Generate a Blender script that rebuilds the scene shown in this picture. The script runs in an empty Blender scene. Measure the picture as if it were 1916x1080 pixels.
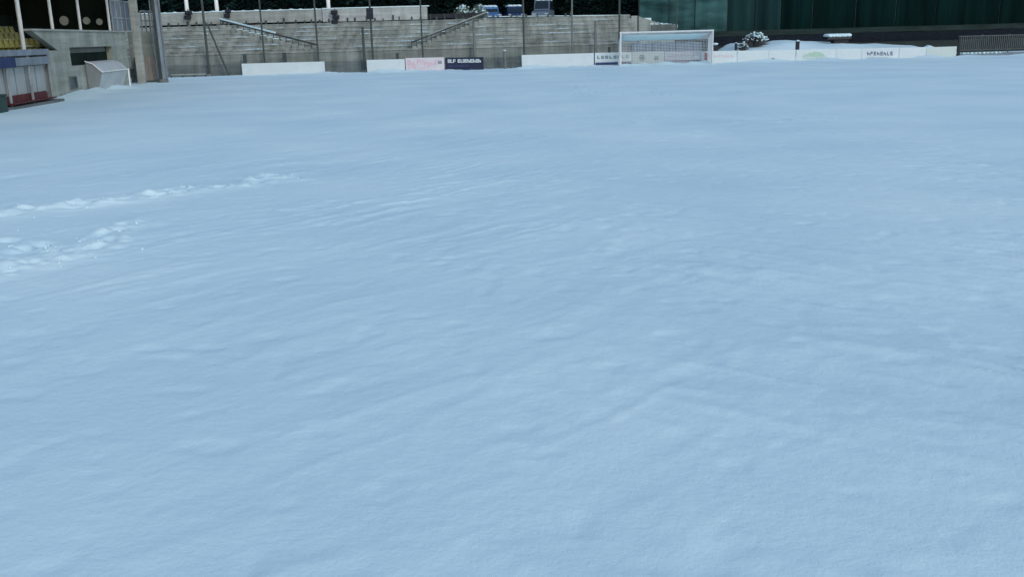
import bpy, math, random
import numpy as np
from mathutils import Vector, Matrix

random.seed(7)
rng = np.random.default_rng(11)
SC = bpy.context.scene
COL = SC.collection
rad = math.radians

# ------------------------------------------------------------------ camera
F, CX, CY, HC = 1800.0, 958.0, 540.0, 2.7
PITCH = math.atan(476.0 / F)
ROLL = math.atan(0.0266)
RC = (Matrix.Rotation(math.pi / 2 - PITCH, 4, 'X') @ Matrix.Rotation(-ROLL, 4, 'Z')).to_3x3()
cam = bpy.data.cameras.new('camera')
cam.sensor_width = 36.0
cam.lens = 36.0 * F / 1916.0
cam.clip_start, cam.clip_end = 0.1, 2000.0
cam_o = bpy.data.objects.new('camera', cam)
cam_o.matrix_world = Matrix.Translation((0, 0, HC)) @ RC.to_4x4()
COL.objects.link(cam_o)
SC.camera = cam_o

def ray(x, y):
    return RC @ Vector(((x - CX) / F, -(y - CY) / F, -1.0))
def P(x, y, Y):                       # surveyed point: sight line met at distance Y
    d = ray(x, y); t = Y / d.y
    return Vector((d.x * t, Y, HC + d.z * t))
def G(x, y, z=0.0):                   # the same on the ground
    d = ray(x, y); t = (z - HC) / d.z
    return Vector((d.x * t, d.y * t, z))
def SX(Y, off=0.0):                   # line of the side stand's front wall
    return -19.0 - 0.1035 * Y + off
def SP(x, y, off=0.0):                # sight line met on that wall
    d = ray(x, y)
    t = (-19.0 + off) / (d.x + 0.1035 * d.y)
    return Vector((d.x * t, d.y * t, HC + d.z * t))

# ------------------------------------------------------------------ materials
def new_mat(name):
    m = bpy.data.materials.new(name); m.use_nodes = True
    return m, m.node_tree, m.node_tree.nodes['Principled BSDF']

def mat(name, col, rough=0.7, var=0.25, scale=3.0, bump=0.0, bscale=None, stretch=(1, 1, 1),
        tint=None, metallic=0.0, detail=5.0):
    m, nt, b = new_mat(name)
    N, L = nt.nodes, nt.links
    tc = N.new('ShaderNodeTexCoord')
    mp = N.new('ShaderNodeMapping'); mp.inputs['Scale'].default_value = stretch
    L.new(tc.outputs['Object'], mp.inputs['Vector'])
    no = N.new('ShaderNodeTexNoise'); no.inputs['Scale'].default_value = scale
    no.inputs['Detail'].default_value = detail; no.inputs['Roughness'].default_value = 0.6
    L.new(mp.outputs['Vector'], no.inputs['Vector'])
    cr = N.new('ShaderNodeValToRGB')
    lo = tuple(c * (1 - var) for c in col)
    hi = tuple(min(1, c * (1 + var)) for c in (tint or col))
    cr.color_ramp.elements[0].position = 0.3; cr.color_ramp.elements[1].position = 0.7
    cr.color_ramp.elements[0].color = (*lo, 1); cr.color_ramp.elements[1].color = (*hi, 1)
    L.new(no.outputs['Fac'], cr.inputs['Fac'])
    L.new(cr.outputs['Color'], b.inputs['Base Color'])
    b.inputs['Roughness'].default_value = rough
    b.inputs['Metallic'].default_value = metallic
    b.inputs['Specular IOR Level'].default_value = 0.3
    if bump:
        n2 = N.new('ShaderNodeTexNoise'); n2.inputs['Scale'].default_value = bscale or scale * 6
        n2.inputs['Detail'].default_value = 6
        L.new(tc.outputs['Object'], n2.inputs['Vector'])
        bp = N.new('ShaderNodeBump'); bp.inputs['Strength'].default_value = bump
        bp.inputs['Distance'].default_value = 0.03
        L.new(n2.outputs['Fac'], bp.inputs['Height']); L.new(bp.outputs['Normal'], b.inputs['Normal'])
    return m

def concrete(name, col, streak=0.5, flat=(1, .1)):
    """board-marked, water-stained concrete: blotches times vertical run marks"""
    m, nt, b = new_mat(name)
    N, L = nt.nodes, nt.links
    tc = N.new('ShaderNodeTexCoord')
    def noise(scl, sc, det):
        mp = N.new('ShaderNodeMapping'); mp.inputs['Scale'].default_value = scl
        L.new(tc.outputs['Object'], mp.inputs['Vector'])
        n = N.new('ShaderNodeTexNoise'); n.inputs['Scale'].default_value = sc
        n.inputs['Detail'].default_value = det; n.inputs['Roughness'].default_value = 0.65
        L.new(mp.outputs['Vector'], n.inputs['Vector'])
        return n
    a = noise((1, 1, 1), 0.55, 6)
    s = noise((flat[0], flat[1], 0.06), 2.0, 6)
    h_ = noise((.12 * flat[0], .12 * flat[1], 1.0), 3.0, 4)
    f = noise((1, 1, 1), 9.0, 4)
    c1 = N.new('ShaderNodeValToRGB')
    c1.color_ramp.elements[0].position = .32; c1.color_ramp.elements[1].position = .68
    c1.color_ramp.elements[0].color = (col[0] * .78, col[1] * .80, col[2] * .76, 1)
    c1.color_ramp.elements[1].color = (col[0] * 1.15, col[1] * 1.13, col[2] * 1.14, 1)
    L.new(a.outputs['Fac'], c1.inputs['Fac'])
    c2 = N.new('ShaderNodeValToRGB')
    c2.color_ramp.elements[0].position = .36; c2.color_ramp.elements[1].position = .6
    k = 1 - streak
    c2.color_ramp.elements[0].color = (k, k, k, 1); c2.color_ramp.elements[1].color = (1, 1, 1, 1)
    L.new(s.outputs['Fac'], c2.inputs['Fac'])
    mx = N.new('ShaderNodeMix'); mx.data_type = 'RGBA'; mx.blend_type = 'MULTIPLY'
    mx.inputs[0].default_value = 1.0
    L.new(c1.outputs['Color'], mx.inputs[6]); L.new(c2.outputs['Color'], mx.inputs[7])
    c3 = N.new('ShaderNodeValToRGB')
    c3.color_ramp.elements[0].position = .3; c3.color_ramp.elements[1].position = .7
    c3.color_ramp.elements[0].color = (.68, .68, .68, 1); c3.color_ramp.elements[1].color = (1.0, 1.0, 1.0, 1)
    L.new(h_.outputs['Fac'], c3.inputs['Fac'])
    mx2 = N.new('ShaderNodeMix'); mx2.data_type = 'RGBA'; mx2.blend_type = 'MULTIPLY'
    mx2.inputs[0].default_value = 1.0
    L.new(mx.outputs[2], mx2.inputs[6]); L.new(c3.outputs['Color'], mx2.inputs[7])
    L.new(mx2.outputs[2], b.inputs['Base Color'])
    b.inputs['Roughness'].default_value = 0.9
    b.inputs['Specular IOR Level'].default_value = 0.2
    bp = N.new('ShaderNodeBump'); bp.inputs['Strength'].default_value = 0.4; bp.inputs['Distance'].default_value = .02
    L.new(f.outputs['Fac'], bp.inputs['Height']); L.new(bp.outputs['Normal'], b.inputs['Normal'])
    return m

def snow_mat():
    m, nt, b = new_mat('snow')
    N, L = nt.nodes, nt.links
    tc = N.new('ShaderNodeTexCoord')
    n0 = N.new('ShaderNodeTexNoise'); n0.inputs['Scale'].default_value = 0.22; n0.inputs['Detail'].default_value = 6
    L.new(tc.outputs['Object'], n0.inputs['Vector'])
    cr = N.new('ShaderNodeValToRGB')
    cr.color_ramp.elements[0].position = .3; cr.color_ramp.elements[1].position = .7
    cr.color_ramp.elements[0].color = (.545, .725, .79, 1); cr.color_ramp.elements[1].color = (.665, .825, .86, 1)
    L.new(n0.outputs['Fac'], cr.inputs['Fac'])
    L.new(cr.outputs['Color'], b.inputs['Base Color'])
    b.inputs['Roughness'].default_value = 0.75
    b.inputs['Specular IOR Level'].default_value = 0.25
    n1 = N.new('ShaderNodeTexNoise'); n1.inputs['Scale'].default_value = 13; n1.inputs['Detail'].default_value = 8
    n1.inputs['Roughness'].default_value = .6
    L.new(tc.outputs['Object'], n1.inputs['Vector'])
    n2 = N.new('ShaderNodeTexNoise'); n2.inputs['Scale'].default_value = 60; n2.inputs['Detail'].default_value = 3
    L.new(tc.outputs['Object'], n2.inputs['Vector'])
    ad = N.new('ShaderNodeMath'); ad.operation = 'MULTIPLY_ADD'; ad.inputs[1].default_value = .25
    L.new(n2.outputs['Fac'], ad.inputs[0]); L.new(n1.outputs['Fac'], ad.inputs[2])
    bp = N.new('ShaderNodeBump'); bp.inputs['Strength'].default_value = 0.36; bp.inputs['Distance'].default_value = .025
    L.new(ad.outputs[0], bp.inputs['Height']); L.new(bp.outputs['Normal'], b.inputs['Normal'])
    return m

M = dict(
    snow=snow_mat(),
    conc=concrete('weathered_concrete', (.36, .40, .39), .35),
    conc_step=concrete('stained_step_concrete', (.36, .40, .395), .40),
    conc_dark=concrete('dark_concrete', (.17, .20, .205), .3),  # darker grey than the other wall concrete
    conc_mid=concrete('grey_wall_concrete', (.26, .29, .28), .25),
    conc_pale=concrete('pale_concrete', (.38, .41, .40), .2),
    conc_side=concrete('grey_side_concrete', (.345, .38, .355), .26, (.1, .5)),
    parapet=concrete('painted_parapet', (.48, .52, .53), .2),
    post=mat('dark_painted_steel', (.045, .06, .06), .55, .35, 2.0),
    postgrey=mat('grey_steel', (.13, .15, .15), .55, .3, 2.0),
    galv=mat('galvanised_steel', (.22, .25, .27), .5, .25, 1.5, metallic=.2),
    mast=mat('mast_paint', (.16, .20, .24), .5, .3, 1.2),
    pole=mat('pale_painted_steel', (.50, .53, .54), .5, .12, 2.0),
    whitepaint=mat('white_paint', (.78, .80, .80), .45, .06, 2.0),
    whiteboard=mat('white_board', (.55, .62, .645), .5, .05, 1.2),
    creamboard=mat('cream_board', (.49, .56, .55), .5, .06, 1.2),
    lilacboard=mat('lilac_board', (.38, .41, .50), .5, .1, 1.2),
    paleboard=mat('pale_grey_board', (.42, .48, .49), .5, .08, 1.2),
    pinkboard=mat('pale_pink_board', (.58, .55, .59), .5, .06, 1.5),
    navy=mat('navy_board', (.012, .018, .05), .5, .25, 2.0),
    navyink=mat('navy_ink', (.03, .05, .14), .5, .2, 5.0),
    tealink=mat('teal_ink', (.06, .13, .15), .5, .2, 5.0),
    greyink=mat('grey_ink', (.20, .24, .26), .5, .2, 5.0),
    redink=mat('red_ink', (.28, .05, .08), .5, .25, 5.0),
    pinkink=mat('pink_ink', (.62, .42, .50), .5, .15, 5.0),
    greenink=mat('green_ink', (.36, .50, .42), .5, .15, 5.0),
    blue=mat('blue_banner', (.018, .032, .10), .55, .25, 1.5),
    red=mat('red_plastic', (.075, .016, .02), .5, .3, 3.0),
    yellow=mat('yellow_plastic', (.25, .235, .075), .5, .3, 6.0),
    darkwall_shade=mat('dark_green_cladding_and_shade', (.012, .020, .018), .8, .4, 1.0, stretch=(1, 1, .1)),
    roof=mat('dark_roof_sheet', (.03, .035, .035), .7, .3, 1.0),
    glass=None, wood=mat('weathered_planks', (.25, .225, .205), .8, .3, 3.0, .3, stretch=(9, 9, .4)),
    timber=mat('dark_timber', (.013, .017, .024), .85, .4, 1.5, .3, stretch=(1, 1, 8)),
    rail=mat('mossy_board', (.022, .034, .033), .85, .35, 1.5, stretch=(.3, 1, 3)),
    bark=mat('bark', (.05, .042, .036), .95, .4, 3.0, .5),
    needle=mat('dark_needles', (.012, .029, .028), .85, .55, 1.3),
    teal=mat('blue_green_needles', (.085, .18, .175), .85, .35, 1.0),
    shrub=mat('bare_twigs', (.10, .10, .10), .9, .4, 2.0),
    greytwig=mat('grey_green_twigs', (.16, .22, .19), .9, .35, 2.0),
    screen=mat('green_screen_mesh', (.002, .0115, .0115), .85, .6, .5, stretch=(1.6, 1, .12)),
    screenmid=mat('mid_green_screen_mesh', (.010, .030, .032), .85, .5, .5, stretch=(1.6, 1, .12)),  # tone between the teal panels and the dark green ones
    screenteal=mat('teal_screen_mesh', (.024, .068, .072), .85, .55, .5, stretch=(.35, 1, 1.6), tint=(.034, .085, .088)),
    shellpale=mat('pale_plastic_sheet', (.42, .46, .48), .5, .14, .9),
    goalpaint=mat('worn_goal_paint', (.58, .62, .64), .5, .1, 2.0),
    railgrey=mat('dull_railing_paint', (.065, .08, .082), .6, .3, 2.0),
    net=mat('white_net_cord', (.62, .66, .70), .7, .08, 4.0),
    tarp=mat('blue_grey_tarpaulin', (.10, .15, .215), .6, .25, 1.5),
    shell=mat('grey_plastic_sheet', (.30, .335, .35), .5, .12, .8),
    shell2=mat('dull_plastic_sheet', (.19, .215, .23), .5, .2, .8),
    forest=mat('forest_floor', (.02, .028, .027), .95, .5, .4, .4),
    carblue=mat('blue_car_paint', (.07, .17, .38), .3, .12, 2.0),
    carnavy=mat('navy_car_paint', (.015, .03, .10), .3, .15, 2.0),
    cargrey=mat('grey_car_paint', (.10, .14, .19), .35, .15, 2.0),
    tyre=mat('tyre_rubber', (.02, .02, .02), .9, .2, 8.0),
    carglass=mat('dark_car_glass', (.015, .025, .035), .12, .2, 2.0),
    black=mat('black_plastic', (.012, .015, .025), .5, .3, 3.0),
    greenbox=mat('dark_green_box', (.02, .05, .045), .6, .3, 2.0),
)

for k_ in ('screen', 'screenmid', 'screenteal', 'needle', 'timber', 'rail', 'darkwall_shade'):
    M[k_].node_tree.nodes['Principled BSDF'].inputs['Specular IOR Level'].default_value = .04

# ------------------------------------------------------------------ mesh helpers
class MB:
    def __init__(s): s.v, s.f = [], []
    def add(s, vs, fs):
        n = len(s.v); s.v += [tuple(v) for v in vs]; s.f += [tuple(i + n for i in f) for f in fs]; return s
    def box(s, x0, x1, y0, y1, z0, z1):
        return s.hexa([(x0, y0, z0), (x1, y0, z0), (x1, y1, z0), (x0, y1, z0)],
                      [(x0, y0, z1), (x1, y0, z1), (x1, y1, z1), (x0, y1, z1)])
    def hexa(s, b, t):
        return s.add(list(b) + list(t), [(3, 2, 1, 0), (4, 5, 6, 7), (0, 1, 5, 4), (1, 2, 6, 5), (2, 3, 7, 6), (3, 0, 4, 7)])
    def bar(s, p, q, w, h, up=(0, 0, 1)):      # rectangular bar p->q
        p, q = Vector(p), Vector(q); d = (q - p).normalized(); up = Vector(up)
        if abs(d.dot(up)) > .98: up = Vector((0, 1, 0))
        sd = d.cross(up).normalized() * w / 2; u = sd.cross(d).normalized() * h / 2
        return s.hexa([p - sd - u, p + sd - u, p + sd + u, p - sd + u], [q - sd - u, q + sd - u, q + sd + u, q - sd + u])
    def tube(s, p, q, r, r2=None, n=10):
        p, q = Vector(p), Vector(q); r2 = r if r2 is None else r2
        d = (q - p).normalized(); a = Vector((0, 0, 1)) if abs(d.z) < .9 else Vector((1, 0, 0))
        u = d.cross(a).normalized(); w = d.cross(u)
        vs = []
        for c, rr in ((p, r), (q, r2)):
            for i in range(n):
                t = 2 * math.pi * i / n
                vs.append(c + u * math.cos(t) * rr + w * math.sin(t) * rr)
        fs = [(i, (i + 1) % n, n + (i + 1) % n, n + i) for i in range(n)]
        fs += [tuple(range(n - 1, -1, -1)), tuple(range(n, 2 * n))]
        return s.add(vs, fs)
    def prism(s, poly, d):                      # planar polygon extruded by vector d
        d = Vector(d); poly = [Vector(p) for p in poly]; n = len(poly)
        return s.add(poly + [p + d for p in poly],
                     [tuple(range(n - 1, -1, -1)), tuple(range(n, 2 * n))] +
                     [(i, (i + 1) % n, n + (i + 1) % n, n + i) for i in range(n)])
    def lump(s, c, r, squash=.6, n=8, m=5, jit=.25):
        c = Vector(c); vs = []; fs = []
        for j in range(1, m):
            th = math.pi * j / m
            for i in range(n):
                ph = 2 * math.pi * i / n; k = r * (1 + random.uniform(-jit, jit))
                vs.append(c + Vector((math.sin(th) * math.cos(ph) * k, math.sin(th) * math.sin(ph) * k, math.cos(th) * k * squash)))
        for j in range(m - 2):
            for i in range(n):
                a, b_ = j * n + i, j * n + (i + 1) % n
                fs.append((a, a + n, b_ + n, b_))
        vs.append(c + Vector((0, 0, r * squash))); vs.append(c - Vector((0, 0, r * squash)))
        T, B = len(vs) - 2, len(vs) - 1
        for i in range(n):
            fs.append((i, (i + 1) % n, T)); k = (m - 2) * n
            fs.append((k + (i + 1) % n, k + i, B))
        return s.add(vs, fs)

def obj(name, mb, m, parent=None, bevel=0.0, smooth=False, origin=None):
    me = bpy.data.meshes.new(name)
    o0 = Vector(parent['_o']) if parent is not None else (Vector(origin) if origin is not None else Vector())
    me.from_pydata([tuple(Vector(v) - o0) for v in mb.v], [], mb.f)
    me.materials.append(m); me.update()
    if smooth: me.polygons.foreach_set('use_smooth', [True] * len(me.polygons))
    o = bpy.data.objects.new(name, me); COL.objects.link(o)
    if parent is not None:
        o.parent = parent; o['_o'] = parent['_o']
    else:
        o.location = o0; o['_o'] = tuple(o0)
    if bevel:
        b = o.modifiers.new('bevel', 'BEVEL'); b.width = bevel; b.segments = 2; b.limit_method = 'ANGLE'
    return o

def tag(o, label=None, cat=None, group=None, kind=None):
    if label: o['label'] = label
    if cat: o['category'] = cat
    if group: o['group'] = group
    if kind: o['kind'] = kind
    return o

def thing(name, loc, label, cat, group=None):
    o = bpy.data.objects.new(name, None); COL.objects.link(o)
    o.empty_display_size = .3
    o.location = loc; o['_o'] = tuple(loc)
    return tag(o, label, cat, group)

def dup(root, loc, label=None, rz=0.0, scale=None):
    r = root.copy(); COL.objects.link(r); r.location = loc; r.rotation_euler = (0, 0, rz)
    if scale: r.scale = scale
    if label: r['label'] = label
    for ch in list(root.children):
        c = ch.copy(); COL.objects.link(c); c.parent = r
        for g in list(ch.children):
            d = g.copy(); COL.objects.link(d); d.parent = c
    return r

# ------------------------------------------------------------------ snow ground
def vnoise(x, y, seed):
    r = np.random.default_rng(seed); T = r.random((256, 256))
    xi = np.floor(x).astype(np.int64); yi = np.floor(y).astype(np.int64)
    fx = x - xi; fy = y - yi
    fx = fx * fx * fx * (fx * (fx * 6 - 15) + 10); fy = fy * fy * fy * (fy * (fy * 6 - 15) + 10)
    a = T[xi & 255, yi & 255]; b = T[(xi + 1) & 255, yi & 255]
    c = T[xi & 255, (yi + 1) & 255]; d = T[(xi + 1) & 255, (yi + 1) & 255]
    return (a * (1 - fx) + b * fx) * (1 - fy) + (c * (1 - fx) + d * fx) * fy - .5
def fbm(x, y, seed, o=4, g=.5):
    s = 0; a = 1
    for i in range(o):
        s = s + a * vnoise(x * 2 ** i + 17.3 * i, y * 2 ** i - 9.1 * i, seed + i); a *= g
    return s
def sstep(a, b, x):
    t = np.clip((x - a) / (b - a), 0, 1); return t * t * (3 - 2 * t)

def axis(segs):
    out = []
    for a, b, st in segs: out += list(np.arange(a, b, st))
    return np.array(out + [segs[-1][1]])
xs_in = np.arange(-10.5, 10.5001, .05)
g = [10.5]; st = .06
while g[-1] < 150: g.append(g[-1] + st); st *= 1.06
out = np.array(g[1:])
XS = np.concatenate([-out[::-1], xs_in, out])
g = [22.0]; st = .06
while g[-1] < 104: g.append(g[-1] + st); st = min(st * 1.012, .45)
YS = np.concatenate([[-120, -80, -50, -30, -20, -14, -10, -7, -5, -3, -1.5, -.5, .3, 1, 1.6, 2.1, 2.5, 2.8],
                     np.arange(3.0, 22.0, .045), np.array(g)])
GX, GY = np.meshgrid(XS, YS)

# wind ripples: low ridges that bend round the middle of the pitch
wx = GX + .55 * fbm(GX * .3, GY * .3, 5, 3); wy = GY + .7 * fbm(GX * .27 + 40, GY * .27, 9, 3)
side = np.tanh((wx - .4) / 2.2)                     # ripples lean one way on the left, the other on the right
lean = .62 + .35 * fbm(GX * .11 + 50, GY * .11, 13, 2)
vl = (wy - 1.15 * wx) / 1.52; ul = (wx + 1.15 * wy) / 1.52
vr = (wy + 1.0 * wx) / 1.414; ur = (wx - 1.0 * wy) / 1.414
wgt = .5 + .5 * side
def lines(fu, fv, s_, w):
    a_ = fbm(ul * fu, vl * fv, s_, 3, .55); b_ = fbm(ur * fu + 13, vr * fv, s_ + 7, 3, .55)
    return a_ , b_
amp = 1 - .30 * (1 - wgt) + .35 * wgt
patch = sstep(-.3, .35, fbm(GX * .22 + 3, GY * .22, 44, 3))
patch2 = sstep(-.15, .3, fbm(GX * .45 + 7, GY * .45, 47, 2))
la, lb = lines(.26, 1.05, 21, 0)
Z = .036 * amp * (la * (1 - wgt) + lb * wgt) * (.35 + .8 * patch)
la, lb = lines(.30, 1.8, 25, 0)
Z += .029 * amp * (np.exp(-np.abs(la) / .11) * (1 - wgt) + np.exp(-np.abs(lb) / .11) * wgt) * (.15 + patch) * patch2
la, lb = lines(.6, 3.6, 31, 0)
Z += .009 * amp * (np.exp(-np.abs(la) / .09) * (1 - wgt) + np.exp(-np.abs(lb) / .09) * wgt) * (.2 + patch) * sstep(34, 8, GY)
Z += .05 * fbm(GX * .1, GY * .1, 61, 3)
Z += .005 * fbm(GX * 2.2, GY * 2.2, 71, 4, .65) * (.55 + .6 * patch2)
pit = np.maximum(0, fbm(GX * 4.5, GY * 4.5, 75, 2) - .12)
Z += (.012 * pit - .035 * np.maximum(0, fbm(GX * 3.6 + 5, GY * 3.6, 79, 2) - .22)) * sstep(45, 14, GY)

# the trodden tracks on the left
def track(pts, step, width, depth, rim, seed, noise_amp):
    global Z
    r = random.Random(seed)
    rise, dip = np.zeros_like(Z), np.zeros_like(Z)
    P2 = [Vector(p) for p in pts]
    foot = []
    for a, b in zip(P2[:-1], P2[1:]):
        L = (b - a).length; d = (b - a) / L; nrm = Vector((-d.y, d.x)); k = 0.0
        while k < L:
            side = 1 if len(foot) % 2 else -1
            c = a + d * k + nrm * (side * width * .25 + r.uniform(-.08, .08))
            foot.append((c, d)); k += step * r.uniform(.75, 1.3)
    for c, d in foot:
        R = 1.1
        i0, i1 = np.searchsorted(XS, [c.x - R, c.x + R]); j0, j1 = np.searchsorted(YS, [c.y - R, c.y + R])
        X = GX[j0:j1, i0:i1] - c.x; Y = GY[j0:j1, i0:i1] - c.y
        al = X * d.x + Y * d.y; ac = -X * d.y + Y * d.x
        s = r.uniform(.8, 1.25)
        hole = np.exp(-((al / (.20 * s)) ** 2 + (ac / (.11 * s)) ** 2) * 1.2)
        ring = np.exp(-(((al + .12 * d.x) / (.62 * s)) ** 2 + ((ac) / (.22 * s)) ** 2))
        lump = fbm((X + c.x) * 3.5, (Y + c.y) * 6, seed + 3, 4, .65)
        rise[j0:j1, i0:i1] = np.maximum(rise[j0:j1, i0:i1], rim * ring * (.55 + .75 * np.maximum(0, lump + .1)) * s * noise_amp)
        dip[j0:j1, i0:i1] = np.maximum(dip[j0:j1, i0:i1], depth * hole * s)
    Z += rise - dip
    return foot
def g2(x, y): p = G(x, y); return (p.x, p.y)
t1 = [g2(-160, 408), g2(0, 398), g2(130, 384), g2(240, 376), g2(330, 360), g2(430, 350), g2(520, 334), g2(555, 338)]
t2 = [g2(-120, 540), g2(0, 512), g2(60, 497), g2(120, 487), g2(160, 470), g2(210, 434), g2(245, 420)]
t3 = [g2(-160, 432), g2(0, 405), g2(60, 398), g2(160, 386), g2(235, 378)]
t4 = [g2(-100, 470), g2(0, 455), g2(70, 462), g2(110, 470), g2(150, 476)]
feet = []
feet += track(t1, .45, .55, .09, .115, 3, 1.0)
feet += track(t2, .5, .35, .09, .11, 8, 1.0)
t5 = [g2(-60, 500), g2(40, 480), g2(110, 474), g2(190, 452)]
feet += track(t5, .9, .9, .09, .03, 29, 1.0)
feet += track(t3, .6, .5, .09, .055, 14, 1.0)
feet += track(t4, .7, .5, .16, .05, 19, 1.0)
# slight wheel/ski lines further off and drift along the boards
Z += np.exp(-((GY - 79.75) / .75) ** 2) * (.10 + .34 * np.maximum(-.25, fbm(GX * .7, GY * .5, 90, 3))) * sstep(-21, -15, GX)
# bank behind the boards on the right, rising towards the timber fence
bank = sstep(38.6, 36.8, GX) * sstep(17.5, 21.5, GX) * sstep(81.0, 89.5, GY)
Z += bank * (1.4 - .6 * sstep(25, 37, GX) + .22 * fbm(GX * .35, GY * .35, 95, 3))
# bank at the foot of the side stand
Z += .30 * np.exp(-((GX - (-19.0 - .1035 * GY + .75)) / .75) ** 2) * sstep(50, 53.5, GY) * sstep(71, 66, GY) * np.maximum(.1, .55 + 1.3 * fbm(GX * .7, GY * .45, 97, 3))
nx, ny = len(XS), len(YS)
co = np.stack([GX, GY, Z], -1).reshape(-1, 3).astype(np.float32)
idx = np.arange(nx * ny).reshape(ny, nx)
q = np.stack([idx[:-1, :-1], idx[:-1, 1:], idx[1:, 1:], idx[1:, :-1]], -1).reshape(-1, 4).astype(np.int32)
me = bpy.data.meshes.new('snow_field')
me.vertices.add(len(co)); me.vertices.foreach_set('co', co.ravel())
me.loops.add(q.size); me.loops.foreach_set('vertex_index', q.ravel())
me.polygons.add(len(q)); me.polygons.foreach_set('loop_start', np.arange(0, q.size, 4, dtype=np.int32))
me.polygons.foreach_set('use_smooth', np.ones(len(q), dtype=bool))
me.update(); me.validate(); me.materials.append(M['snow'])
snow = bpy.data.objects.new('snow_field', me); COL.objects.link(snow); tag(snow, kind='structure')
def gz(x, y):
    i = min(max(int(np.searchsorted(XS, x)), 0), nx - 1); j = min(max(int(np.searchsorted(YS, y)), 0), ny - 1)
    return float(Z[j, i])

mb = MB()
rc = random.Random(5)
for c, d in feet:
    for k in range(rc.randint(0, 3)):
        x, y = c.x + rc.gauss(0, .34), c.y + rc.gauss(0, .3)
        r = rc.choice([.01, .012, .015, .015, .02, .025])
        mb.lump((x, y, gz(x, y) + r * .3), r, .75, 7, 5, .35)
tag(obj('loose_snow_clumps', mb, M['snow'], smooth=True), 'loose clumps of kicked up snow along the footprints', 'snow clumps', kind='stuff')

# ------------------------------------------------------------------ end terrace
YF, NT, RISE, RUN = 82.0, 7, .345, .95
Z0 = 1.80
XL, XR = -44.0, P(1180, 30, 88).x
YB = YF + .35 + NT * RUN
ZT = Z0 + NT * RISE
st_ = thing('terrace_stand', (-8, YF, 0), 'bare grey concrete terrace with stepped tiers and two slanting stairs behind the goal line', 'grandstand')
mb = MB().box(XL, XR, YF, YF + .35, -.3, Z0 - .12)
obj('front_wall', mb, M['conc_mid'], st_, .02)
mb = MB().box(XL, XR, YF - .12, YF - .004, -.3, .92)
obj('plinth', mb, M['conc_dark'], st_, .02)
mb = MB().box(XL, XR, YF - .06, YF + .40, Z0 - .12, Z0)
obj('wall_coping', mb, M['conc'], st_, .02)
mb = MB()
poly = [(XL, YF + .40, -.2)]
y, z = YF + .40, Z0 - .1
poly.append((XL, y, z))
for i in range(NT):
    y1 = YF + .35 + (i + .35) * RUN
    poly.append((XL, y1, z + .012)); z2 = Z0 + (i + 1) * RISE - .1
    poly.append((XL, y1, z2 - .10)); poly.append((XL, y1 - .05, z2 - .09)); poly.append((XL, y1 - .05, z2))
    z = z2
poly += [(XL, YB + 3.0, z + .02), (XL, YB + 3.0, -.2)]
mb.prism(poly, (XR - XL, 0, 0))
obj('tier_steps', mb, M['conc_step'], st_)
ZTOP = Z0 + NT * RISE - .1
rsn = random.Random(31)
for i in range(NT - 1):
    for q_ in range(9):
        xa = rsn.uniform(-30, XR - 3); xl = rsn.uniform(.8, 3.2)
        y1 = YF + .35 + (i + 1.35) * RUN; zb = Z0 + (i + 1) * RISE - .1; n_ = 9
        m_ = MB(); hs = [rsn.uniform(.02, .09) * min(1, 3 * min(k, n_ - k) / n_ + .1) for k in range(n_ + 1)]
        for k in range(n_):
            x_a, x_b = xa + xl * k / n_, xa + xl * (k + 1) / n_
            m_.hexa([(x_a, y1 - .5, zb), (x_b, y1 - .5, zb), (x_b, y1 - .06, zb), (x_a, y1 - .06, zb)], [(x_a, y1 - .42, zb + hs[k] * .5), (x_b, y1 - .42, zb + hs[k + 1] * .5), (x_b, y1 - .06, zb + hs[k + 1]), (x_a, y1 - .06, zb + hs[k])])
        obj('tread_snow', m_, M['snow'], st_, smooth=True)
# vertical casting joints proud of the risers are left to the material; gangway blocks stand out
# parapet: grey run, then the brighter, higher run
x600, x800, x900 = P(603, 30, YB).x, P(800, 30, YB).x, P(905, 30, YB).x
ztl = P(450, 21, YB).z; ztr = P(700, 14, YB).z
mb = MB().box(XL, x600, YB - .15, YB + .1, ZTOP + .16, ztl)
o = obj('parapet', mb, M['conc_pale'], st_, .02)
o['label'] = 'grey parapet run at the left end'
mb = MB().box(XL, x600, YB - .22, YB + .16, ztl, ztl + .07)
for k in range(22): mb.lump((XL + 6 + k * 1.0 + random.uniform(-.3, .3), YB - .03, ztl + .06), random.uniform(.16, .26), .35, 8, 5, .15)
obj('snow_cap', mb, M['snow'], o)
mb = MB().box(x600 + .05, x800, YB - .2, YB + .1, ZTOP + .08, ztr)
o = obj('parapet', mb, M['parapet'], st_, .02); o['label'] = 'brighter white painted parapet run'
mb = MB().box(x600 + .05, x800 + .2, YB - .26, YB + .16, ztr, ztr + .09)
obj('snow_cap', mb, M['snow'], o, .03)
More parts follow.
